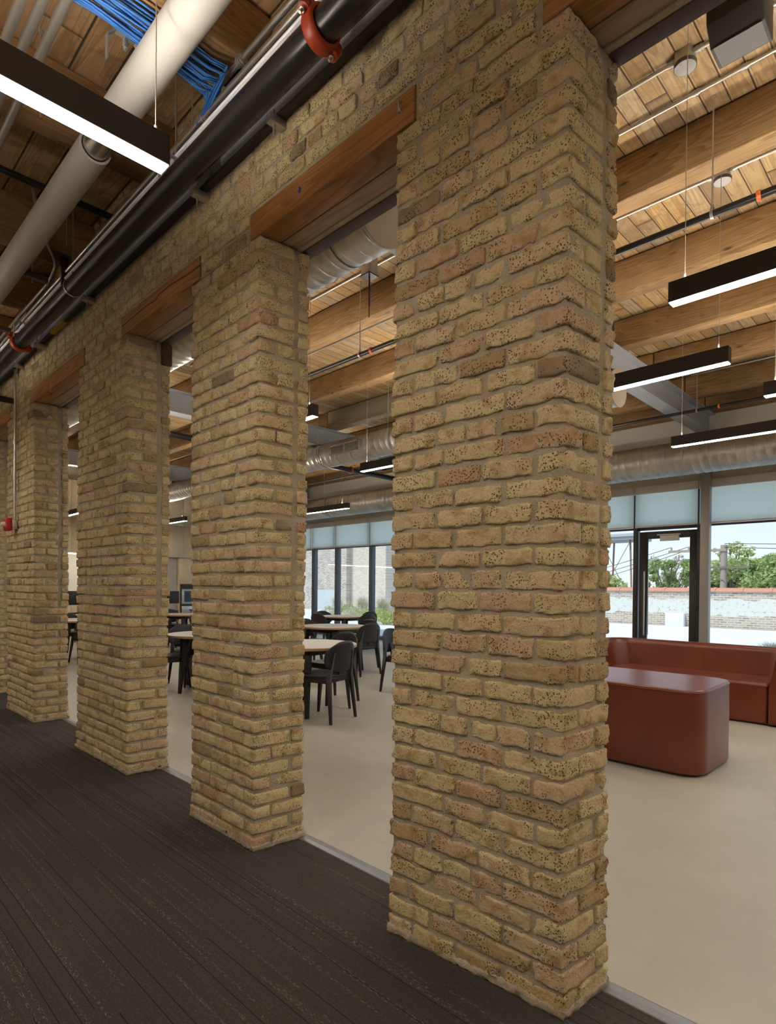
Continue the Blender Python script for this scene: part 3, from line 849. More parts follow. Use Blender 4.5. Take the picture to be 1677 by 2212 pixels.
for x, y, L, lab, cab in (
    (-1.21, 1.865, 2.4, 'black linear pendant glowing underneath, nearest one at the right edge of the photo', (.075, 2.3)),
    (-3.61, 3.025, 2.4, 'black linear pendant hanging above the red sofas, partly behind the nearest pillar', (.12, 1.1, 2.33)),
    (-2.38, 5.33, 2.4, 'black linear pendant in front of the spiral duct over the windows', (.1, 2.3)),
    (-1.215, 4.04, 2.4, 'black linear pendant cut off at the right edge, behind the nearest one', (.075, 2.3)),
    (-6.70, 1.85, 2.32, 'end of a black linear pendant hanging beside the second pillar', (.1, 2.23)),
    (-6.0, 3.95, 2.4, 'black linear pendant passing left from the nearest pillar over the tables', (.1, 2.3)),
    (-11.36, 6.33, 2.4, 'black linear pendant hanging before the window duct beside the second pillar', (.1, 2.2)),
    (-16.13, 5.23, 2.4, 'small distant black linear pendant before the maple kitchen panels', (.1, 2.2)),
    (-15.6, 2.92, 2.4, 'distant black linear pendant seen in the slit beside the fourth pillar', (.1, 2.2)),
    (-9.75, 1.85, 2.0, 'black linear pendant between the third pillar and the kitchen, hidden in the photo', (.1, 1.9)),
    (-11.2, 4.3, 2.4, 'black linear pendant over the far round tables, hidden in the photo', (.1, 2.3)),
    (-6.2, 6.33, 2.4, 'added black linear pendant near the window duct, unseen behind the nearest pillar', (.1, 2.3)),  # unseen pendant added to brighten the dim far zone and its ducts
    (.9, 7.0, 2.4, 'black linear pendant close to the windows, right of the photo', (.1, 2.3)),
    (1.6, 5.4, 2.4, 'black linear pendant to the right of the sofas, outside the photo', (.1, 2.3)),
    (2.0, 2.4, 2.4, 'black linear pendant right of the photo behind the wall', (.1, 2.3))):
    r = pendant('linear_pendant', L, lab); r.location = (x, y, PZ); cables(r, cab, PZ, top=4.44)
# corridor pendants run across the corridor; unseen ones are added to light the brick
for x, lab in ((-2.225, 'large black linear pendant glowing underneath, crossing the corridor at top left'),
               (-5.6, 'added unseen black linear pendant across the far corridor beyond the photo'), (-9.2, 'added unseen black linear pendant at the far end of the corridor'),
               (.45, 'added unseen black linear pendant across the corridor behind the camera'), (3.1, 'added unseen black linear pendant at the near end of the corridor')):
    r = pendant('linear_pendant', 2.6, lab, 'y'); r.location = (x, -3.19, PZ)
    if x == -5.6: r.location = (-6.4, -3.4, PZ); 
    cables(r, (.1, 2.56), PZ, 'y', 3.99)

# canopies, conduits on the deck
def canopy(x, y, zc, label):
    r = empty('junction_canopy', (x, y, zc), 0, label, 'canopy', 'round white canopies')
    MB().cyl((0, 0, -.02), (0, 0, 0), .062, 40).build('canopy_rim', mat('dark_rim', (.06, .05, .045), .5), r)
    MB().cyl((0, 0, -.022), (0, 0, -.0195), .058, 40).build('canopy_disc', CAN, r)
    MB().box((-.045, -.045, 0), (.045, .045, .07)).build('junction_box', ZINC, r, bevel=.003)
    return r
canopy(-1.215, 2.07, 4.38, 'round white canopy on a junction box beside the black speaker')
canopy(-1.345, 3.29, 4.38, 'round white canopy above the sprinkler pipe hanger')
def conduit(name, pts, r, label, m=EMT, cat='conduit', coup=(), n=12, group=None):
    rt_ = empty(name, pts[0], 0, label, cat, group)
    p0 = Vector(pts[0]); MB().tube([Vector(p) - p0 for p in pts], r, n).build('tube', m, rt_)
    for c in coup:
        c = Vector(c) - p0; d = (Vector(pts[-1]) - p0).normalized()
        MB().cyl(c - d * .025, c + d * .025, r * 1.35, 14).cyl(c - d * .012, c - d * .004, r * 1.6, 14).cyl(c + d * .004, c + d * .012, r * 1.6, 14).build('coupling', ZINC, rt_)
    return rt_
conduit('ceiling_conduit', [(-7.9, 2.07, 4.425), (5, 2.07, 4.425)], .0125, 'thin steel conduit on the planks running through the round canopy by the speaker', coup=[(-1.29, 2.07, 4.425), (-1.14, 2.07, 4.425)])
conduit('ceiling_conduit', [(-7.9, 2.385, 4.425), (5, 2.385, 4.425)], .0125, 'thin steel conduit on the planks just before the broad knotty joist', coup=[(-.98, 2.385, 4.425), (-1.25, 2.385, 4.425)])
conduit('ceiling_conduit', [(-7.9, 3.29, 4.425), (5, 3.29, 4.425)], .0125, 'thin steel conduit on the planks through the canopy above the sprinkler hanger', coup=[(-1.42, 3.29, 4.425), (-1.27, 3.29, 4.425), (-1.9, 3.29, 4.425)])
conduit('ceiling_conduit', [(-2.9, 7.58, 4.425), (5, 7.58, 4.425)], .0125, 'thin steel conduit on the planks behind the pendant over the sofa', coup=[(-1.7, 7.58, 4.425)])

def hanger_rod(x, y, z0, z1, rp, label, axis='x'):
    r = empty('pipe_hanger', (x, y, z0), 0, label, 'hanger', 'pipe hangers')
    MB().cyl((0, 0, rp + .03), (0, 0, z1 - z0), .005, 8).cyl((0, 0, z1 - z0 - .012), (0, 0, z1 - z0), .012, 10).build('rod', ZINC, r)
    pts = []
    for k in range(13):
        t = math.pi * (-.5 + k / 12 * 2) + 0
    loop = [(0, math.sin(a) * (rp + .004), -math.cos(a) * (rp + .004)) for a in np.linspace(-2.5, 2.5, 17)]
    loop = [(0, 0, rp + .035)] + loop + [(0, 0, rp + .035)]
    if axis == 'y': loop = [(p[1], 0, p[2]) for p in loop]
    mb = MB()
    for a, b in zip(loop[:-1], loop[1:]):
        a = Vector(a); b = Vector(b); wv = Vector((.009, 0, 0)) if axis == 'x' else Vector((0, .009, 0))
        n = (b - a).cross(wv).normalized() * .0015
        mb.hexa([a - wv - n, a + wv - n, b + wv - n, b - wv - n], [a - wv + n, a + wv + n, b + wv + n, b - wv + n])
    mb.build('clevis', ZINC, r)
    return r
def grooved(parent, p, d, rp, m, rot=0.0):
    """grooved pipe coupling with two bolted ears, d = axis letter"""
    mb = MB(); c = Vector(p)
    ax = Vector((1, 0, 0)) if d == 'x' else Vector((0, 1, 0))
    s = Vector((0, 1, 0)) if d == 'x' else Vector((1, 0, 0)); u = Vector((0, 0, 1))
    s2 = s * math.cos(rot) + u * math.sin(rot); u2_ = -s * math.sin(rot) + u * math.cos(rot)
    k = rp / .057
    prof = [(-.031, .004), (-.029, .016), (-.018, .021), (.018, .021), (.029, .016), (.031, .004)]
    n = 32; vs = []
    for (a, h) in prof:
        for i in range(n):
            t = 2 * math.pi * i / n; rr = rp + h * k; vs.append(c + ax * a * k + (s2 * math.cos(t) + u2_ * math.sin(t)) * rr)
    m_ = len(prof)
    mb.add(vs, [(i * n + j, i * n + (j + 1) % n, (i + 1) * n + (j + 1) % n, (i + 1) * n + j) for i in range(m_ - 1) for j in range(n)], True)
    for sg in (-1, 1):
        e = c + s2 * sg * (rp + .022 * k)
        for v in (-1, 1):
            mb.cyl(e + u2_ * v * .004 * k, e + u2_ * v * .026 * k, .024 * k, 14)
    o = mb.build('grooved_coupling', m, parent)
    bb = MB()
    for sg in (-1, 1):
        e = c + s2 * sg * (rp + .026 * k)
        bb.cyl(e - u2_ * .055 * k, e + u2_ * .036 * k, .0055 * k, 8).cyl(e - u2_ * .036 * k, e - u2_ * .022 * k, .011 * k, 6).cyl(e + u2_ * .022 * k, e + u2_ * .034 * k, .010 * k, 6)
    bb.build('bolt', ZINC, o)
    return o
def pipe(name, p0, p1, r, label, m=BLACKP, cat='pipe', coup=(), cm=RED, rot=0.0, group=None, n=32):
    rt_ = empty(name, p0, 0, label, cat, group); p0 = Vector(p0); p1 = Vector(p1)
    MB().cyl((0, 0, 0), p1 - p0, r, n).build('tube', m, rt_)
    ax = 'x' if abs((p1 - p0).x) > abs((p1 - p0).y) else 'y'
    for c in coup: grooved(rt_, Vector(c) - p0, ax, r, cm, rot)
    return rt_
# room sprinkler pipes
pipe('sprinkler_pipe', (-8.0, 2.52, 3.70), (5, 2.52, 3.70), .023, 'slim black sprinkler pipe along the broad joist, with an orange coupling at right', coup=[(-.93, 2.52, 3.70), (-4.33, 2.52, 3.70)], cm=REDC)
hanger_rod(-1.19, 2.52, 3.70, 4.45, .023, 'long rod hanger of the sprinkler pipe, right of the nearest pillar')
hanger_rod(-4.50, 2.52, 3.70, 4.45, .023, 'long rod hanger of the sprinkler pipe between the two nearest pillars')
pipe('sprinkler_pipe', (-16, 6.94, 3.72), (5, 6.94, 3.72), .022, 'slim black sprinkler pipe under the steel beam end with a small orange coupling', coup=[(-2.35, 6.94, 3.72)], cm=REDC)
MB_h = hanger_rod(-2.62, 6.94, 3.72, 4.45, .022, 'rod hanger of the far sprinkler pipe beside its orange coupling')
pipe('cross_pipe', (-8.65, .6, 3.60), (-8.65, 8.6, 3.60), .05, 'thick blue-black pipe crossing below the second steel beam with a red coupling', coup=[(-8.65, 6.1, 3.60)], cm=RED)
# ceiling details
jb = empty('hanging_junction_box', (-4.03, 2.2, 4.30), 0, 'square junction box with a black threaded rod hanging beside the near duct', 'junction box')
MB().box((-.055, -.055, -.08), (.055, .055, .15)).build('box', ZINC, jb, bevel=.002)
MB().box((-.06, -.06, -.09), (.06, .06, -.08)).build('cover_plate', BLACKP, jb)
MB().cyl((0, 0, -.09), (0, 0, -.36), .008, 10).cyl((0, 0, -.36), (0, 0, -.47), .005, 8).build('rod', BLACK, jb)
conduit('box_conduit', [(-3.98, 2.2, 4.36), (-3.1, 2.2, 4.36)], .0125, 'short steel conduit leaving the hanging junction box')
sd = empty('smoke_detector', (-4.7, 4.75, 4.42), 0, 'small white square detector on the planks above the weathered joist', 'detector')
MB().box((-.06, -.06, 0), (.06, .06, .03)).build('base', WHITEM, sd, bevel=.004); MB().cyl((0, 0, -.025), (0, 0, 0), .04, 20, .05).build('sensor', CLEAR, sd)
# ducts
def spiral_duct(y, z, r, x0, x1, label, pitch=.12, cap=True, grille=()):
    rt_ = empty('spiral_duct', (x1, y, z), 0, label, 'duct')
    n = 48; prof = [(0, 0), (.03, 0), (.86, 0), (.88, .0045), (.93, .0045), (.95, 0)]
    xs = []; k = 0; L = x1 - x0
    while k * pitch < L + pitch:
        for a, h in prof: xs.append((-(k + a) * pitch, h))
        k += 1
    vs = []
    for (dx, h) in xs:
        for i in range(n + 1):
            t = 2 * math.pi * i / n
            xx = min(0, dx + pitch * i / n); xx = max(xx, -L)
            vs.append((xx, math.cos(t) * (r + h), math.sin(t) * (r + h)))
    m_ = len(xs); w_ = n + 1
    mb = MB(); mb.add(vs, [(a * w_ + i, a * w_ + i + 1, (a + 1) * w_ + i + 1, (a + 1) * w_ + i) for a in range(m_ - 1) for i in range(n)], True)
    mb.build('duct_shell', DUCT, rt_, recalc=False)
    if cap:
        cp = MB().cyl((-.0, 0, 0), (.012, 0, 0), r + .012, 48).build('end_cap', mat('duct_cap', (.46, .38, .30), .55, .2), rt_, bevel=.005)
        for q_ in (-.32, -.62): MB().cyl((q_, 0, 0), (q_ - .025, 0, 0), r + .010, 48, caps=False).build('joint_band', DUCT, rt_)
    for gx in grille:
        g = MB(); t0 = R(205)
        import itertools
        for (a, b, c, d_) in ((-.36, .36, -.085, -.06), (-.36, .36, .06, .085), (-.36, -.335, -.085, .085), (.335, .36, -.085, .085), (-.015, .015, -.085, .085)):
            g.box((a + gx - x1, -r - .028, c), (b + gx - x1, -r + .03, d_))
        gg = g.build('grille', ZINC, rt_, bevel=.001, seg=1)
        s_ = MB()
        for j in range(7):
            zz = -.055 + j * .018
            s_.box((-.335 + gx - x1, -r - .015, zz), (.335 + gx - x1, -r + .03, zz + .004))
        s_.build('slat', ZINC, gg)
        MB().box((-.335 + gx - x1, -r + .008, -.06), (.335 + gx - x1, -r + .03, .06)).build('opening', BLACK, gg)
    return rt_
spiral_duct(.95, 3.62, .21, -9.5, -2.60, 'thick spiral duct with a flat end cap, close behind the brick wall')
spiral_duct(4.97, 3.585, .205, -16.4, -2.85, 'spiral duct with a slotted grille, ending under the near steel beam', grille=(-7.3,))
spiral_duct(7.95, 3.315, .255, -16.6, 4.9, 'long spiral duct running above the windows', cap=False)
for x in (-3.05, -11.4, -7.2):
    r = empty('duct_strap', (x, 7.95, 3.315), 0, {-3.05: 'strap and rod holding the window duct near the door', -11.4: 'strap and rod holding the window duct above the tables', -7.2: 'strap holding the window duct, hidden behind the pillar'}[x], 'strap')
    MB().cyl((0, -.27, 0), (0, -.27, 1.1), .005, 8).box((-.02, -.285, -.06), (.02, -.262, .05)).build('rod', ZINC, r)
    MB().cyl((-.014, 0, 0), (.014, 0, 0), .262, 48, caps=False).build('band', ZINC, r)
for x, y, z in ((-8.0, 4.76, 3.585), (-6.3, 4.76, 3.585)):
    r = empty('duct_strap', (x, y, z), 0, 'rod holding the grilled duct, %s' % ('left of the grille' if x < -7 else 'right of the grille, hidden'), 'strap')
    MB().cyl((0, 0, 0), (0, 0, .86), .005, 8).build('rod', ZINC, r)
    MB().cyl((-.012, .21, 0), (.012, .21, 0), .212, 48, caps=False).build('band', ZINC, r)

# black speaker
sp_ = empty('ceiling_speaker', (-.80, 1.65, 3.9), 0, 'black wedge-shaped speaker box hung from the planks at the top right corner', 'speaker')
MB().prism([(0, 0), (-.145, 0), (-.215, .075), (-.22, .32), (0, .32)], 'x', -.115, .115).build('cabinet', BLACK, sp_, bevel=.006)
MB().hexa([(-.10, -.150, -.002), (.10, -.150, -.002), (.10, -.01, -.002), (-.10, -.01, -.002)], [(-.10, -.150, .002), (.10, -.150, .002), (.10, -.01, .002), (-.10, -.01, .002)]).build('speaker_grille', mat('grille_grey', (.10, .095, .095), .4), sp_)
MB().box((-.09, -.20, .33), (.09, -.02, .345)).box((-.012, -.12, .345), (.012, -.09, .55)).build('bracket', ZINC, sp_)
MB().tube([(-.06, -.19, .34), (-.065, -.24, .3), (-.05, -.24, .26), (-.05, -.21, .24)], .005, 6).tube([(-.04, -.19, .34), (-.045, -.245, .3), (-.03, -.245, .26), (-.03, -.21, .24)], .005, 6).build('wire', WHITEM, sp_)

# ------------------------------------------------------------------ corridor services
p = pipe('black_main_pipe', (-12, -.19, 3.42), (.6, -.19, 3.42), .057, 'thick black steel pipe along the top of the brick wall with red couplings', coup=[(-1.78, -.19, 3.42), (-5.95, -.19, 3.42)], cm=RED, rot=R(-32))
tr_ = empty('white_tray', (0, 0, 0), 0, 'white-faced tray with a black edge rail fixed to the wall behind the black pipe', 'tray')
MB().box((-12, -.199, 3.535), (.6, -.022, 3.550)).box((-12, -.032, 3.467), (.6, -.022, 3.535)).build('tray', mat('tray_white', (.9, .9, .93), .35), tr_, bevel=.004)
MB().prism([(-.044, 3.446), (-.010, 3.446), (-.010, 3.466), (-.044, 3.466)], 'x', -12, .6).build('edge_rail', BLACK, tr_)
MB().box((-3.05, -.0345, 3.467), (-2.80, -.0325, 3.534)).cyl((-2.93, -.034, 3.50), (-2.93, -.045, 3.50), .03, 24).build('sleeve', ZINC, tr_)
MB().box((-5.62, -.0446, 3.4454), (-5.28, -.0094, 3.4666)).build('yellow_label', YELL, tr_)
for x in (-2.28, -3.0, -4.69, -5.91, -6.6):
    r = empty('strut_bracket', (x, 0, 3.425), 0, 'short strut bracket under the black rail, %s' % {-2.28: 'nearest one, above the blue-tagged lintel', -3.0: 'above the top of the second pillar', -4.69: 'above the cracked lintel', -5.91: 'below the far red coupling', -6.6: 'at the top of the alarm conduit'}[x], 'bracket', 'strut brackets')
    MB().box((-.02, -.09, -.02), (.02, -.002, .018)).build('strut', ZINC, r, bevel=.003); MB().cyl((0, -.06, -.07), (0, -.06, .05), .005, 8).cyl((0, -.06, -.03), (0, -.06, -.02), .010, 6).build('bolt', ZINC, r)
# insulated white pipe with a bare joint
wp = empty('insulated_pipe', (-2.7, -.507, 3.545), 0, 'big white insulated pipe with a bare steel joint, passing behind the corridor light', 'pipe')
def sleeve_mb(x0, x1, r, n=40):
    mb = MB(); mb.cyl((x0, 0, 0), (x1, 0, 0), r, n, caps=False); mb.cyl((x0, 0, 0), (x1, 0, 0), r - .012, n, caps=False)
    for x in (x0, x1):
        vs = []
        for rr in (r, r - .012):
            for i in range(n):
                t = 2 * math.pi * i / n; vs.append((x, math.cos(t) * rr, math.sin(t) * rr))
        mb.add(vs, [(i, (i + 1) % n, n + (i + 1) % n, n + i) for i in range(n)])
    return mb
sleeve_mb(-.26, 4.0, .0785).build('insulation', WHITEP, wp); sleeve_mb(-9, -.52, .0785).build('insulation', WHITEP, wp)
MB().cyl((-9, 0, 0), (4, 0, 0), .062, 36).build('inner_pipe', CHROME, wp)
# conduits
def arc(p, c, n=8):
    p = [Vector(q) for q in p]; out = [p[0]]
    for i in range(1, len(p) - 1):
        a = (p[i - 1] - p[i]); b = (p[i + 1] - p[i]); r = min(c, a.length / 2, b.length / 2)
        A = p[i] + a.normalized() * r; Bq = p[i] + b.normalized() * r
        for k in range(n + 1):
            t = k / n; out.append(A * (1 - t) ** 2 + p[i] * 2 * t * (1 - t) + Bq * t * t)
    out.append(p[-1]); return out
conduit('steel_conduit', arc([(.6, -.19, 3.655), (-2.62, -.19, 3.655), (-2.66, -.19, 3.98)], .12), .0145, 'steel conduit nearest the planks, bending up beside the blue cables', coup=[(-2.35, -.19, 3.655)])
conduit('steel_conduit', [(.6, -.185, 3.595), (-12, -.185, 3.595)], .0145, 'long straight steel conduit right above the black pipe', coup=[(-2.7, -.185, 3.595)])
conduit('steel_conduit', arc([(-4.55, -.45, 3.98), (-4.55, -.40, 3.70), (-4.75, -.24, 3.655), (-5.1, -.19, 3.655), (-12, -.19, 3.655)], .15), .0145, 'steel conduit curving down beside the black riser into the far run')
for i, y in enumerate((-.965, -.905, -.84)):
    conduit('steel_conduit', [(.8, y, 3.61), (-12, y, 3.61)], .019, '%s of the three parallel grey conduits at the top left corner' % ('leftmost', 'middle', 'rightmost')[i], group='three parallel conduits', m=mat('dull_conduit%d' % i, (.42, .40, .36), .45, .8))
# black cross pipe with riser
conduit('black_cross_pipe', [(-4.28, -3.5, 3.86), (-4.28, -.004, 3.86)], .022, 'slim black pipe crossing the corridor just under the planks, behind the white pipe', m=BLACKP, cat='pipe')
conduit('black_riser', [(-4.76, -.19, 4.0), (-4.76, -.19, 3.47)], .024, 'vertical black pipe dropping from the corridor planks to the black main pipe', m=BLACKP, cat='pipe')
# trapeze channels
for i, (x, z) in enumerate(((-4.95, 3.56), (-6.0, 3.5))):
    r = empty('strut_channel', (x, -.45, z), 0, 'grey strut channel on rods carrying the conduits, %s' % ('near the black riser' if i == 0 else 'near the far red coupling'), 'bracket')
    MB().box((-.02, -.28, 0), (.02, .20, .035)).build('channel', mat('channel_grey%d' % i, (.16, .14, .12), .5, .5), r)
    for y in (-.2, .1): MB().cyl((0, y, -.03), (0, y, 4.0 - z), .005, 8).build('rod', ZINC, r)
# rods, brackets of the white pipe and black pipe
def bracket(x, y, z, zt, label, half=.075):
    r = empty('pipe_bracket', (x, y, z), 0, label, 'hanger', 'bent strap hangers')
    mb = MB(); pts = [(-half, -.09), (-half, .01), (-half * .55, .045), (half * .55, .045), (half, .01), (half, -.09)]
    for (a, b), (c, d_) in zip(pts[:-1], pts[1:]):
        A = Vector((0, a, b)); B_ = Vector((0, c, d_)); wv = Vector((.012, 0, 0)); n = (B_ - A).cross(wv).normalized() * .0025
        mb.hexa([A - wv - n, A + wv - n, B_ + wv - n, B_ - wv - n], [A - wv + n, A + wv + n, B_ + wv + n, B_ - wv + n])
    mb.build('strap', ZINC, r)
    MB().cyl((0, 0, -.01), (0, 0, zt - z), .006, 8).cyl((0, 0, .0), (0, 0, .035), .011, 6).build('rod', ZINC, r)
bracket(-2.60, -.60, 3.60, 4.0, 'bent strap hanger and rod left of the white pipe, above the corridor light')
bracket(-2.98, -.19, 3.49, 4.0, 'bent strap hanger over the black pipe beside the end of the corridor light', .085)
bracket(-5.78, -.19, 3.49, 4.0, 'bent strap hanger over the black pipe near the far red coupling', .085)
hanger_rod(-4.58, -.19, 3.42, 4.0, .057, 'loop hanger around the black pipe beside the black riser')
for i, (x, y) in enumerate(((-3.25, -.75), (-4.35, -.30), (-3.0, -.09))):
    r = MB().cyl((x, y, 3.58), (x, y, 4.0), .004, 8).cyl((x, y, 3.985), (x, y, 4.0), .01, 8).build('threaded_rod', ZINC)
    tag(r, 'thin threaded rod under the corridor planks, %s' % ('behind the lamp at left', 'right of the black riser', 'close to the brick wall by the blue cables')[i], 'rod')
# blue cable bundles
rs = random.Random(3)
mb = MB()
for i in range(26):
    ox = rs.uniform(-.085, .085); oz = rs.uniform(-.022, .022) + (1 - abs(ox) / .1) * -.012
    pts = []
    for k in range(15):
        y = -3.5 + 3.2 * k / 14; pts.append((-2.50 + ox + .012 * math.sin(k * 1.1 + i), y, 3.62 + oz - .02 * math.sin(k * .9) + .006 * math.sin(k + i * 2)))
    pts += [(-2.50 + ox + (.05 + ox) * .3, -.24, 3.61 + oz * .6), (-2.64 - rs.uniform(0, .1), -.165 + oz, 3.60 + oz * .5)]
    q = -2.9
    while q > -9: pts.append((q, -.155 + oz * .8 + .004 * math.sin(q * 7 + i), 3.60 + ox * .25)); q -= .45
    mb.tube(pts, .0045, 6)
tag(mb.build('cable_bundle', BLUE, recalc=False), 'bundle of blue data cables crossing the corridor and turning along the black pipe', 'cables')
mb = MB()
for i in range(14):
    oz = rs.uniform(-.02, .02); ox = rs.uniform(-.02, .02); pts = []; q = .6
    while q > -2.6: pts.append((q, -.14 + oz * .8 + .004 * math.sin(q * 7 + i), 3.612 + ox)); q -= .4
    mb.tube(pts, .0045, 6)
tag(mb.build('cable_bundle', BLUE, recalc=False), 'blue data cables along the wall above the nearer red coupling', 'cables')
# fire alarm
fa = empty('fire_alarm', (-6.86, 0, 1.90), 0, 'red fire alarm strobe on a grey box on the fourth pillar', 'alarm')
MB().box((-.045, -.05, -.045), (.075, -.004, .045)).build('back_box', ZINC, fa, bevel=.003)
MB().box((-.055, -.10, -.062), (.065, -.05, .062)).build('strobe_body', ALARM, fa, bevel=.004)
MB().cyl((0, -.10, 0), (0, -.135, 0), .028, 16, .018).build('lens', CLEAR, fa)
conduit('alarm_conduit', [(-6.80, -.028, 1.945), (-6.80, -.028, 3.45)], .0115, 'vertical steel conduit running down the fourth pillar to the fire alarm', coup=[(-6.80, -.028, 2.72)])
bc = conduit('black_cross_pipe', [(-6.93, -3.5, 3.16), (-6.93, -.004, 3.16)], .03, 'black pipe meeting the brick wall left of the alarm conduit', m=BLACKP, cat='pipe')

# ------------------------------------------------------------------ furniture
def chair():
    r = empty('dining_chair', (0, 0, 0), 0, 'black wooden dining chair', 'chair', 'black wooden chairs around the round tables')
    # chair faces -x
    def leg(xb, yb, xt, yt, zt, wb, wt_, name='leg'):
        mb = MB()
        mb.hexa([(xb - wb, yb - wb, 0), (xb + wb, yb - wb, 0), (xb + wb, yb + wb, 0), (xb - wb, yb + wb, 0)],
                [(xt - wt_, yt - wt_, zt), (xt + wt_, yt - wt_, zt), (xt + wt_, yt + wt_, zt), (xt - wt_, yt + wt_, zt)])
        return mb
    for s in (-1, 1):
        leg(-.225, s * .215, -.165, s * .17, .42, .012, .021).build('leg', CHAIRM, r, bevel=.004)
        # rear leg continues to the back post
        mb = leg(.235, s * .215, .19, s * .185, .43, .012, .02)
        mb.hexa([(.17, s * .185 - .02, .43), (.21, s * .185 - .02, .43), (.21, s * .185 + .02, .43), (.17, s * .185 + .02, .43)],
                [(.215, s * .155 - .011, .68), (.24, s * .155 - .011, .68), (.24, s * .155 + .011, .68), (.215, s * .155 + .011, .68)])
        mb.build('leg', CHAIRM, r, bevel=.004)
    # seat: rounded trapezoid, slightly dished
    n = 40; out = []
    for i in range(n):
        t = 2 * math.pi * i / n; c, s_ = math.cos(t), math.sin(t)
        e = .62
        out.append((math.copysign(abs(c) ** e, c) * .215 - .01, math.copysign(abs(s_) ** e, s_) * (.215 - .015 * c)))
    mb = MB(); rings = [(1.0, .435), (1.0, .446), (.97, .452), (.7, .447), (.35, .443)]
    vs = [(x * k, y * k, z) for k, z in rings for x, y in out] + [(0, 0, .442), (0, 0, .43)]
    N_ = len(rings)
    fs = [(a * n + i, a * n + (i + 1) % n, (a + 1) * n + (i + 1) % n, (a + 1) * n + i) for a in range(N_ - 1) for i in range(n)]
    fs += [((N_ - 1) * n + i, (N_ - 1) * n + (i + 1) % n, N_ * n) for i in range(n)] + [((i + 1) % n, i, N_ * n + 1) for i in range(n)]
    mb.add(vs, fs, True); mb.build('seat', CHAIRM, r)
    mb = MB().box((-.19, -.185, .375), (.19, -.165, .434)).box((-.19, .165, .375), (.19, .185, .434)).box((-.19, -.165, .385), (-.17, .165, .434)).box((.175, -.165, .385), (.195, .165, .434))
    mb.build('apron', CHAIRM, r, bevel=.003, seg=1)
    MB().hexa([(.175, -.04, .43), (.20, -.04, .43), (.20, .04, .43), (.175, .04, .43)], [(.225, -.03, .60), (.24, -.03, .60), (.24, .03, .60), (.225, .03, .60)]).build('back_support', CHAIRM, r, bevel=.003)
    # curved backrest panel with rounded ends
    nu, nv = 24, 10; mb = MB(); fr_, bk = [], []
    for j in range(nv + 1):
        v = -1 + 2 * j / nv
        for i in range(nu + 1):
            u = -1 + 2 * i / nu
            half = .245 * (1 - .42 * abs(v) ** 3.0)
            yy = u * half; zz = .625 + v * .148 * (1 - .14 * abs(u) ** 4) + .008 * (1 - u * u)
            xx = .232 - 1.05 * (yy * yy) + .10 * (zz - .58)
            fr_.append((xx, yy, zz)); bk.append((xx + .012, yy, zz))
    w_ = nu + 1; M_ = len(fr_)
    fs = [(j * w_ + i, j * w_ + i + 1, (j + 1) * w_ + i + 1, (j + 1) * w_ + i) for j in range(nv) for i in range(nu)]
    fs += [tuple(M_ + a for a in reversed(f)) for f in fs[:nu * nv]]
    bd = [i for i in range(w_)] + [j * w_ + nu for j in range(1, nv + 1)] + [nv * w_ + i for i in range(nu - 1, -1, -1)] + [j * w_ for j in range(nv - 1, 0, -1)]
    fs += [(bd[k], bd[(k + 1) % len(bd)], M_ + bd[(k + 1) % len(bd)], M_ + bd[k]) for k in range(len(bd))]
    mb.add(fr_ + bk, fs, True); mb.build('backrest', CHAIRM, r)
    return r
def table():
    r = empty('round_table', (0, 0, 0), 0, 'round table', 'table', 'round tables')
    MB().cyl((0, 0, .672), (0, 0, .699), .53, 64).build('edge', EDGE, r, bevel=.003)
    MB().cyl((0, 0, .699), (0, 0, .7005), .528, 64).build('tabletop', LAM, r)
    mb = MB()
    for k in range(4):
        a = R(45 + 90 * k); b = a + R(90); p = Vector((math.cos(a), math.sin(a), 0)) * .40; q = Vector((math.cos(b), math.sin(b), 0)) * .40
        n = (q - p).cross(Vector((0, 0, 1))).normalized() * .01
        z0, z1 = Vector((0, 0, .61)), Vector((0, 0, .671))
        mb.hexa([p - n + z0, q - n + z0, q + n + z0, p + n + z0], [p - n + z1, q - n + z1, q + n + z1, p + n + z1])
    mb.build('apron', CHAIRM, r)
    for k in range(4):
        a = R(45 + 90 * k); c = Vector((math.cos(a), math.sin(a), 0)); t = Vector((-c.y, c.x, 0))
        b_ = c * .46; tp = c * .39
        MB().hexa([b_ - c * .013 - t * .022, b_ + c * .013 - t * .022, b_ + c * .013 + t * .022, b_ - c * .013 + t * .022],
                  [Vector((0, 0, .67)) + tp - c * .03 - t * .045, Vector((0, 0, .67)) + tp + c * .03 - t * .045, Vector((0, 0, .67)) + tp + c * .03 + t * .045, Vector((0, 0, .67)) + tp - c * .03 + t * .045]).build('leg', CHAIRM, r, bevel=.003)
    return r
CH0 = chair(); TB0 = table()
first = [True, True]
def put_chair(x, y, face, label):
    """face = direction the sitter looks, degrees"""
    o = CH0 if first[0] else copy_tree(CH0); first[0] = False
    o.location = (x, y, 0); o.rotation_euler = (0, 0, R(face - 180)); o['label'] = label
def put_table(x, y, label, rz=0):
    o = TB0 if first[1] else copy_tree(TB0); first[1] = False
    o.location = (x, y, 0); o.rotation_euler = (0, 0, R(rz)); o['label'] = label
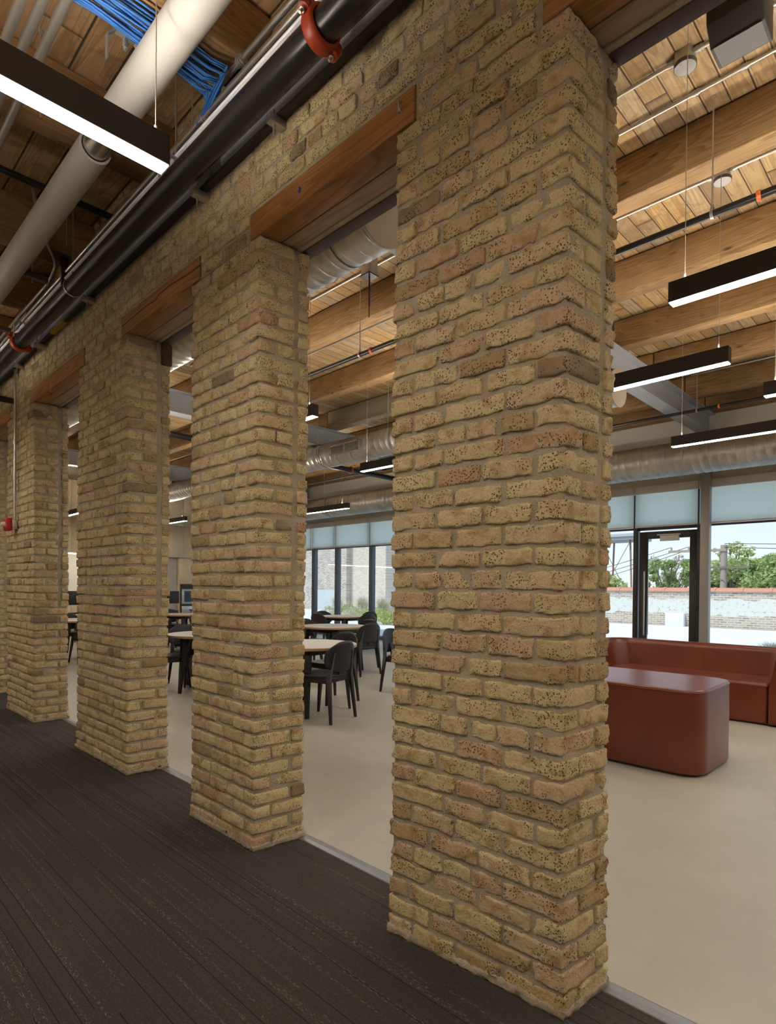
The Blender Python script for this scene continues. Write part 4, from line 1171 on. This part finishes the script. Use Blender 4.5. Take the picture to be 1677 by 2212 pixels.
tabs = [(-5.0, 2.25, 'nearest round table, its pale top half hidden by the second pillar', 'nearest round table'),
        (-7.05, 4.35, 'middle round table of the row seen between the two nearest pillars', 'middle round table of the row'),
        (-9.35, 6.6, 'farthest round table of the row, right before the windows', 'farthest round table by the windows'),
        (-6.85, 2.15, 'round table seen between second and third pillars, nearer one', 'round table between second and third pillars'),
        (-4.35, 3.95, 'round table hidden behind the nearest pillar', 'round table hidden behind the nearest pillar'),
        (-12.0, 4.35, 'distant round table before the built-in oven', 'distant round table before the oven'),
        (-11.05, 1.95, 'round table seen in the slit between third and fourth pillars', 'round table seen beside the fourth pillar')]
spots = {0: [(+.45, -.13, 195), (-.2, .50, 268), (-.52, .02, 5), (0, -.52, 88)],
         1: [(.54, .06, 182), (.02, .52, 268), (-.52, .0, 0), (-.05, -.54, 88)],
         2: [(.50, .0, 180), (.0, .52, 270), (-.52, .0, 0), (0, -.52, 90)],
         3: [(.50, .05, 185), (.0, .54, 270), (-.50, .0, 0), (-.15, -.42, 70)],
         4: [(-.68, -.12, 10), (.0, .55, 270), (.55, 0, 180)],
         5: [(.52, 0, 180), (0, .52, 270), (-.52, 0, 0), (0, -.52, 90)],
         6: [(.52, -.05, 180), (0, .52, 270), (-.52, 0, 0)]}
side = {0: 'on its window-facing right side', 1: 'on its far side by the windows', 2: 'on its kitchen side', 3: 'on its brick-wall side'}
for i, (x, y, l, short) in enumerate(tabs):
    put_table(x, y, l, (8, 8, 0, 55, 0, 15, 0)[i])
    for k, (dx, dy, f) in enumerate(spots[i]):
        kk = k if i != 4 else (2, 1, 0)[k]
        put_chair(x + dx, y + dy, f, 'black chair at the %s, %s' % (short, {0: 'right-hand side', 1: 'window side', 2: 'kitchen side', 3: 'brick-wall side'}[kk]))
# bar-height chairs far away near the kitchen counter
def bar_chair(x, y, rz, label):
    r = empty('bar_stool', (x, y, 0), rz, label, 'stool', 'bar stools by the kitchen')
    MB().box((-.02, -.2, .86), (.0, .2, 1.17)).build('backrest', CHAIRM, r, bevel=.012)
    MB().box((-.40, -.2, .66), (-.02, .2, .69)).build('seat', CHAIRM, r, bevel=.01)
    for sx in (-.37, -.05):
        for sy in (-.17, .17):
            MB().cyl((sx, sy, 0), (sx * .95, sy * .9, .66), .014, 8).build('leg', CHAIRM, r)
bar_chair(-14.2, 5.10, 0, 'black high-backed stool before the oven, left one')
bar_chair(-14.2, 5.95, 0, 'black high-backed stool before the oven, right one')
bar_chair(-14.0, 2.75, 0, 'black high-backed stool before the lit backsplash')

def rrect(x0, x1, y0, y1, r, n=8, corners=(1, 1, 1, 1)):
    pts = []
    for (cx, cy, a0, on) in ((x1 - r, y0 + r, -90, corners[0]), (x1 - r, y1 - r, 0, corners[1]), (x0 + r, y1 - r, 90, corners[2]), (x0 + r, y0 + r, 180, corners[3])):
        for k in range(n + 1):
            a = R(a0 + 90 * k / n); pts.append((cx + r * math.cos(a), cy + r * math.sin(a)))
    return pts
def soft_block(name, x0, x1, y0, y1, z0, z1, r, e, parent, slope=0.0, m=LEATHER, er=5):
    """upholstered block: vertical corners of radius r, edges softened by e"""
    mb = MB(); rings = []
    for k in range(er + 1):
        a = R(90 * k / er); rings.append((e * (1 - math.sin(a)), z0 + e * .4 * (1 - math.cos(a))))
    rings = [(e * .4 * (1 - math.sin(R(90 * k / er))), z0 + e * .4 * (1 - math.cos(R(90 * k / er)))) for k in range(er + 1)]
    rings += [(0, z0 + (z1 - z0) * .33), (-.003, z0 + (z1 - z0) * .6)]
    rings += [(e * (1 - math.cos(R(90 * k / er))), z1 - e * (1 - math.sin(R(90 * k / er)))) for k in range(er + 1)]
    vs = []; n = None
    for ins, z in rings:
        pts = rrect(x0 + ins, x1 - ins, y0 + ins, y1 - ins, max(r - ins, .004)); n = len(pts)
        vs += [(x, y, z + slope * (y - y0) * ((z - z0) / (z1 - z0))) for x, y in pts]
    N_ = len(rings)
    fs = [(a * n + i, a * n + (i + 1) % n, (a + 1) * n + (i + 1) % n, (a + 1) * n + i) for a in range(N_ - 1) for i in range(n)]
    mb.add(vs, fs, True)
    mb.add(vs[:n], [tuple(reversed(range(n)))]); mb.add(vs[-n:], [tuple(range(n))])
    return mb.build(name, m, parent)
ot = empty('leather_bench', (-1.9, 2.7, 0), 0, 'cognac red leather block bench with rounded corners, nearest the camera beside the pillar', 'bench')
soft_block('cushion', -1.35, .62, .04, .84, .018, .605, .16, .018, ot, slope=.012)
MB().prism(rrect(-1.31, .58, .07, .80, .14), 'z', 0, .03).build('plinth', BLACK, ot)
mb = MB(); pts = rrect(-1.352, .622, .038, .842, .162, 10); pts = [(x, y, .588 + .012 * (y - .04)) for x, y in pts]; mb.tube(pts + [pts[0]], .003, 6)
mb.build('seam', LEATHER, ot)
so = empty('leather_sofa', (-2.1, 5.0, 0), 0, 'cognac red leather sofa with low rounded back, standing before the windows', 'sofa')
soft_block('seat_base', -.98, .74, .0, .70, .018, .375, .03, .012, so)
soft_block('seat_cushion', -.98, .745, -.005, .62, .365, .405, .03, .018, so)
# curved shell: back and arms in one sweep
mb = MB(); inn, outp = [], []
def shell_path(off):
    pts = []
    x0, x1, y0, y1 = -1.16 + off, .92 - off, -.02, .80 - off; r = .26 - off * .55
    pts.append((x0, y0)); 
    for k in range(9): a = R(180 - 90 * k / 8); pts.append((x0 + r + r * math.cos(a), y1 - r + r * math.sin(a)))
    for k in range(9): a = R(90 - 90 * k / 8); pts.append((x1 - r + r * math.cos(a), y1 - r + r * math.sin(a)))
    pts.append((x1, y0)); return pts
prof = [(.0, .02), (.0, .35), (.0, .66), (.006, .685), (.022, .70), (.05, .705), (.085, .70), (.105, .68), (.115, .64), (.16, .40), (.168, .36), (.168, .02)]
vs = []; n = None
for off, z in prof:
    P_ = shell_path(off); n = len(P_)
    for i, (x, y) in enumerate(P_):
        zz = z
        vs.append((x, y, zz))
N_ = len(prof)
mb.add(vs, [(a * n + i, a * n + i + 1, (a + 1) * n + i + 1, (a + 1) * n + i) for a in range(N_ - 1) for i in range(n - 1)], True)
for e_ in (0, n - 1):
    mb.add([vs[a * n + e_] for a in range(N_)], [tuple(range(N_))])
mb.build('backrest_shell', LEATHER, so)
sm = MB()
for x in (-.60, -.02, .50):
    P_ = [(x, .80 - .115, .64), (x, .80 - .16, .40)]; sm.tube([(x, .685, .645), (x, .662, .52), (x, .64, .41)], .003, 6)
sm.build('back_seam', LEATHER, so)
MB().prism(rrect(-1.1, .86, .03, .74, .1), 'z', 0, .03).build('plinth', BLACK, so)

# ------------------------------------------------------------------ outside
tag(MB().box((-60, 8.9, -.12), (25, 21.3, -.02)).build('roof_terrace', DECKW), 'white roof terrace outside the windows', 'terrace')
pw = empty('parapet_wall', (0, 21.4, 0), 0, 'low weathered brick parapet with peeling white paint and terracotta coping', 'wall')
MB().box((-23.6, 0, -.1), (25, .35, 1.27)).build('brickwork', XB3, pw)
mb = MB(); x = -23.6
while x < 25:
    mb.prism([(-.06, 1.27), (.41, 1.27), (.36, 1.35), (.175, 1.40), (-.01, 1.35)], 'x', x, x + .86)
    mb.prism([(-.08, 1.27), (.43, 1.27), (.375, 1.365), (.175, 1.42), (-.025, 1.365)], 'x', x + .80, x + .9)
    x += .86
mb.build('coping_tiles', TERRA, pw)
tag(MB().box((-8.0, 21.2, -.02), (-7.4 + .05, 21.39, .46)).build('wall_patch_box', mat('white_box', (.75, .78, .8), .6), bevel=.01), 'white low box against the parapet, seen through the glass door', 'box')
nb = empty('brick_building', (0, 20.5, 0), 0, 'tall pale brick building beyond the tables, seen through the left windows', 'building')
MB().box((-24.7, 0, -.1), (-21.95, 6, 9)).build('wall', XB1, nb)
MB().box((-50, -.35, -.1), (-24.7, 6, 9)).build('wall', XB2, nb)
tag(MB().box((-27.6, 20.06, -.05), (-25.4, 20.14, 1.15)).build('painted_panel', mat('pale_blue_paint', (.52, .58, .6), .8)), 'pale grey-blue painted patch at the foot of the brick building', 'panel')
tw = empty('apartment_tower', (-62, 62, 0), 0, 'distant apartment block between brick building and pillar', 'building')
MB().box((-8, -4, -.2), (9, 4, 8.3)).build('wall', mat('tower_grey', (.42, .46, .52), .8), tw)
for i in range(10):
    for j in range(5):
        MB().box((-7 + i * 1.6, -4.08, 1 + j * 1.5), (-6.2 + i * 1.6, -3.98, 2.1 + j * 1.5)).build('window', mat('tower_win', (.72, .75, .78), .4) if (i + j) == 0 else bpy.data.materials['tower_win'], tw)
# ground beyond
struct(MB().box((-150, 21.8, -4.2), (120, 200, -4)).build('ground_1', mat('grey_ground', (.3, .3, .27), .9)))

def foliage(n, blobs, size, m, name, parent, seed):
    rr = np.random.default_rng(seed); mb = MB(); V = []; F = []
    for i in range(n):
        c, rad = blobs[rr.integers(len(blobs))]
        d = rr.normal(0, 1, 3); d /= np.linalg.norm(d); q = np.array(c) + d * np.array(rad) * rr.uniform(.35, 1.0) ** .6
        a = rr.normal(0, 1, 3); a /= np.linalg.norm(a); b = np.cross(a, rr.normal(0, 1, 3)); b /= np.linalg.norm(b)
        s = size * rr.uniform(.6, 1.4); o = len(V)
        V += [tuple(q - a * s), tuple(q - b * s * .5), tuple(q + a * s), tuple(q + b * s * .5)]; F.append((o, o + 1, o + 2, o + 3))
    mb.add(V, F); return mb.build(name, m, parent, recalc=False)
def tree(x, y, h, w, label, m=LEAF, n=2600, seed=0, base=-4, size=.11, sparse=False):
    r = empty('tree', (x, y, base), 0, label, 'tree', 'trees beyond the parapet'); rr = random.Random(seed)
    H = h - base; mb = MB(); blobs = []
    mb.tube([(0, 0, 0), (.05, 0, H * .3), (-.05, .05, H * .5)], .16, 8)
    for k in range(26):
        a = rr.uniform(0, 6.28); u = rr.uniform(.2, 1); zz = H * rr.uniform(.70, .95); rad = w * u
        e = (math.cos(a) * rad, math.sin(a) * rad * .8, zz)
        mb.tube([(0, 0, H * rr.uniform(.3, .5)), (e[0] * .5, e[1] * .5, zz * .85), e], .035 if not sparse else .025, 5)
        s = w * rr.uniform(.22, .36) * (1 if not sparse else .7); blobs.append((e, (s, s, s * .75)))
    mb.build('trunk', BARK, r)
    foliage(n, blobs, size, m, 'foliage', r, seed + 5)
    return r
tree(-5.4, 27, 2.9, 2.3, 'broad green tree beyond the parapet, right of the utility pole', n=15000, seed=1, size=.085)
tree(-7.3, 27.5, 3.9, .9, 'tall slim pale green tree top rising behind the utility pole', m=LEAFY, n=1100, seed=2, size=.09)
tree(-3.2, 28, 2.9, 1.8, 'green tree beyond the parapet at the right edge of the photo', n=8000, seed=3, size=.085)
tree(-9.6, 26.5, 2.9, 1.4, 'sparse green tree seen through the glass door', m=LEAF, n=4500, seed=4, size=.075, sparse=True)
tree(-11.0, 29, 3.3, 1.5, 'bare reddish budding tree between door and pillar', m=LEAFR, n=900, seed=5, size=.06, sparse=True)
tree(-12.4, 27, 2.3, 1.3, 'low yellow-green tree at the left edge of the window beside the nearest pillar', m=LEAFY, n=2400, seed=6, size=.09)
tree(-8.3, 28, 2.6, 1.2, 'green tree between the door and the utility pole', n=6000, seed=7, size=.085)
tree(-1.0, 27, 3.2, 2.0, 'green tree outside the photo, right of the others', n=2500, seed=8)
# utility pole
up_ = empty('utility_pole', (-7.07, 25, -4), 0, 'weathered wooden utility pole with crossarms beyond the parapet', 'pole')
MB().cyl((0, 0, 0), (0, 0, 7.15), .13, 16, .125).build('pole', POLE, up_)
ca = MB().box((-2.1, -.16, 6.90), (.12, -.05, 7.0)).build('crossarm', POLE, up_)
MB().box((-.9, -.16, 6.20), (.95, -.05, 6.28)).build('crossarm', BARK, up_)
MB().hexa([(-.75, -.17, 6.15), (-.68, -.17, 6.10), (-.68, -.13, 6.10), (-.75, -.13, 6.15)], [(0, -.17, 5.75), (.05, -.17, 5.72), (.05, -.13, 5.72), (0, -.13, 5.75)]).build('brace', BARK, up_)
for xx in (-2.0, -1.3, .9): MB().cyl((xx, -.1, 7.0 if xx < 0 else 6.28), (xx, -.1, 7.12 if xx < 0 else 6.42), .04, 10).build('insulator', GREYP, up_)
pl = MB()
for (p0, p1) in (((-9.07, 24.9, 3.13), (-24, 30, 1.2)), ((-8.37, 24.9, 3.13), (-24, 30, .8)), ((-7.0, 24.9, 3.05), (14, 22, 3.1)), ((-7.0, 24.9, 3.2), (14, 22, 3.5)), ((-8.4, 24.9, 3.0), (-24, 30, .3))):
    p0 = Vector(p0); p1 = Vector(p1)
    pl.tube([p0.lerp(p1, k / 12) - Vector((0, 0, .5 * math.sin(math.pi * k / 12))) for k in range(13)], .012, 5)
tag(pl.build('power_lines', BLACK, recalc=False), 'dark overhead power lines strung from the utility pole', 'cables')
# rooftop platform tower
wt_ = empty('water_tank_frame', (-17.6, 40, -4), 0, 'distant grey platform on braced legs, upper left of the right-hand windows', 'tower')
MB().box((-1.5, -1.5, 8.75), (1.5, 1.5, 8.95)).box((-1.6, -1.6, 8.95), (1.6, 1.6, 9.1)).box((-1.2, -1.2, 9.1), (1.2, 1.2, 9.2)).build('platform', WALLW, wt_)
for sx in (-1, 1):
    for sy in (-1, 1):
        MB().cyl((sx * 1.5, sy * 1.5, 0), (sx * 1.0, sy * 1.0, 8.75), .07, 8).build('leg', mat('rust_leg%d%d' % (sx + 1, sy + 1), (.34, .22, .18), .8), wt_)
    MB().cyl((sx * 1.25, -1.25, 4.4), (-sx * 1.05, -1.05, 8.7), .022, 6).cyl((sx * 1.4, -1.4, .5), (-sx * 1.2, -1.2, 5), .022, 6).build('brace', BARK, wt_)
# plants on the terrace
def grass(x, y, h, n, label, seed, m=GRASS, spread=.35):
    rr = random.Random(seed); r = empty('ornamental_grass', (x, y, -.02), 0, label, 'plant', 'plants on the terrace'); mb = MB()
    for i in range(n):
        a = rr.uniform(0, 6.28); b = rr.uniform(.1, 1) * spread; hh = h * rr.uniform(.6, 1); bx, by = rr.uniform(-.08, .08), rr.uniform(-.08, .08)
        p0 = Vector((bx, by, 0)); p1 = Vector((bx + math.cos(a) * b * .4, by + math.sin(a) * b * .4, hh * .6)); p2 = Vector((bx + math.cos(a) * b, by + math.sin(a) * b, hh))
        w_ = Vector((-math.sin(a), math.cos(a), 0)) * .005
        mb.add([p0 - w_, p0 + w_, p1 + w_, p1 - w_], [(0, 1, 2, 3)]); mb.add([p1 - w_, p1 + w_, p2], [(0, 1, 2)])
    mb.build('blades', m, r, recalc=False); return r
grass(-2.5, 11.0, .42, 700, 'dry ornamental grass outside the window behind the sofa, at the right edge', 1, spread=.42)
for i, (x, y) in enumerate(((-15.2, 13.2), (-16.4, 14.2), (-17.6, 14.6), (-14.3, 13.6), (-18.9, 15.2), (-20.2, 15.6))):
    r = empty('shrub', (x, y, -.02), 0, 'yellow-green shrub in the terrace bed beyond the tables, %s' % ('second from the right', 'third from the right', 'fourth from the right', 'rightmost', 'fifth from the right', 'leftmost')[i], 'shrub', 'shrubs in the terrace bed')
    foliage(900, [((0, 0, .3), (.55, .5, .32)), ((.4, .2, .25), (.4, .4, .25)), ((-.4, -.1, .22), (.4, .4, .24))], .045, (LEAFY, LEAF, GRASS)[i % 3], 'leaves', r, i)
    MB().tube([(0, 0, 0), (.02, 0, .3)], .015, 6).build('stem', BARK, r)
for i, (x, y) in enumerate(((-15.9, 15.2), (-17.2, 15.6), (-19.2, 16.3), (-21.5, 16.8))):
    grass(x, y, 1.0, 900, 'tall wispy grass clump behind the terrace shrubs, %s' % ('rightmost', 'second from right', 'third from right', 'leftmost')[i], 20 + i, spread=.5)
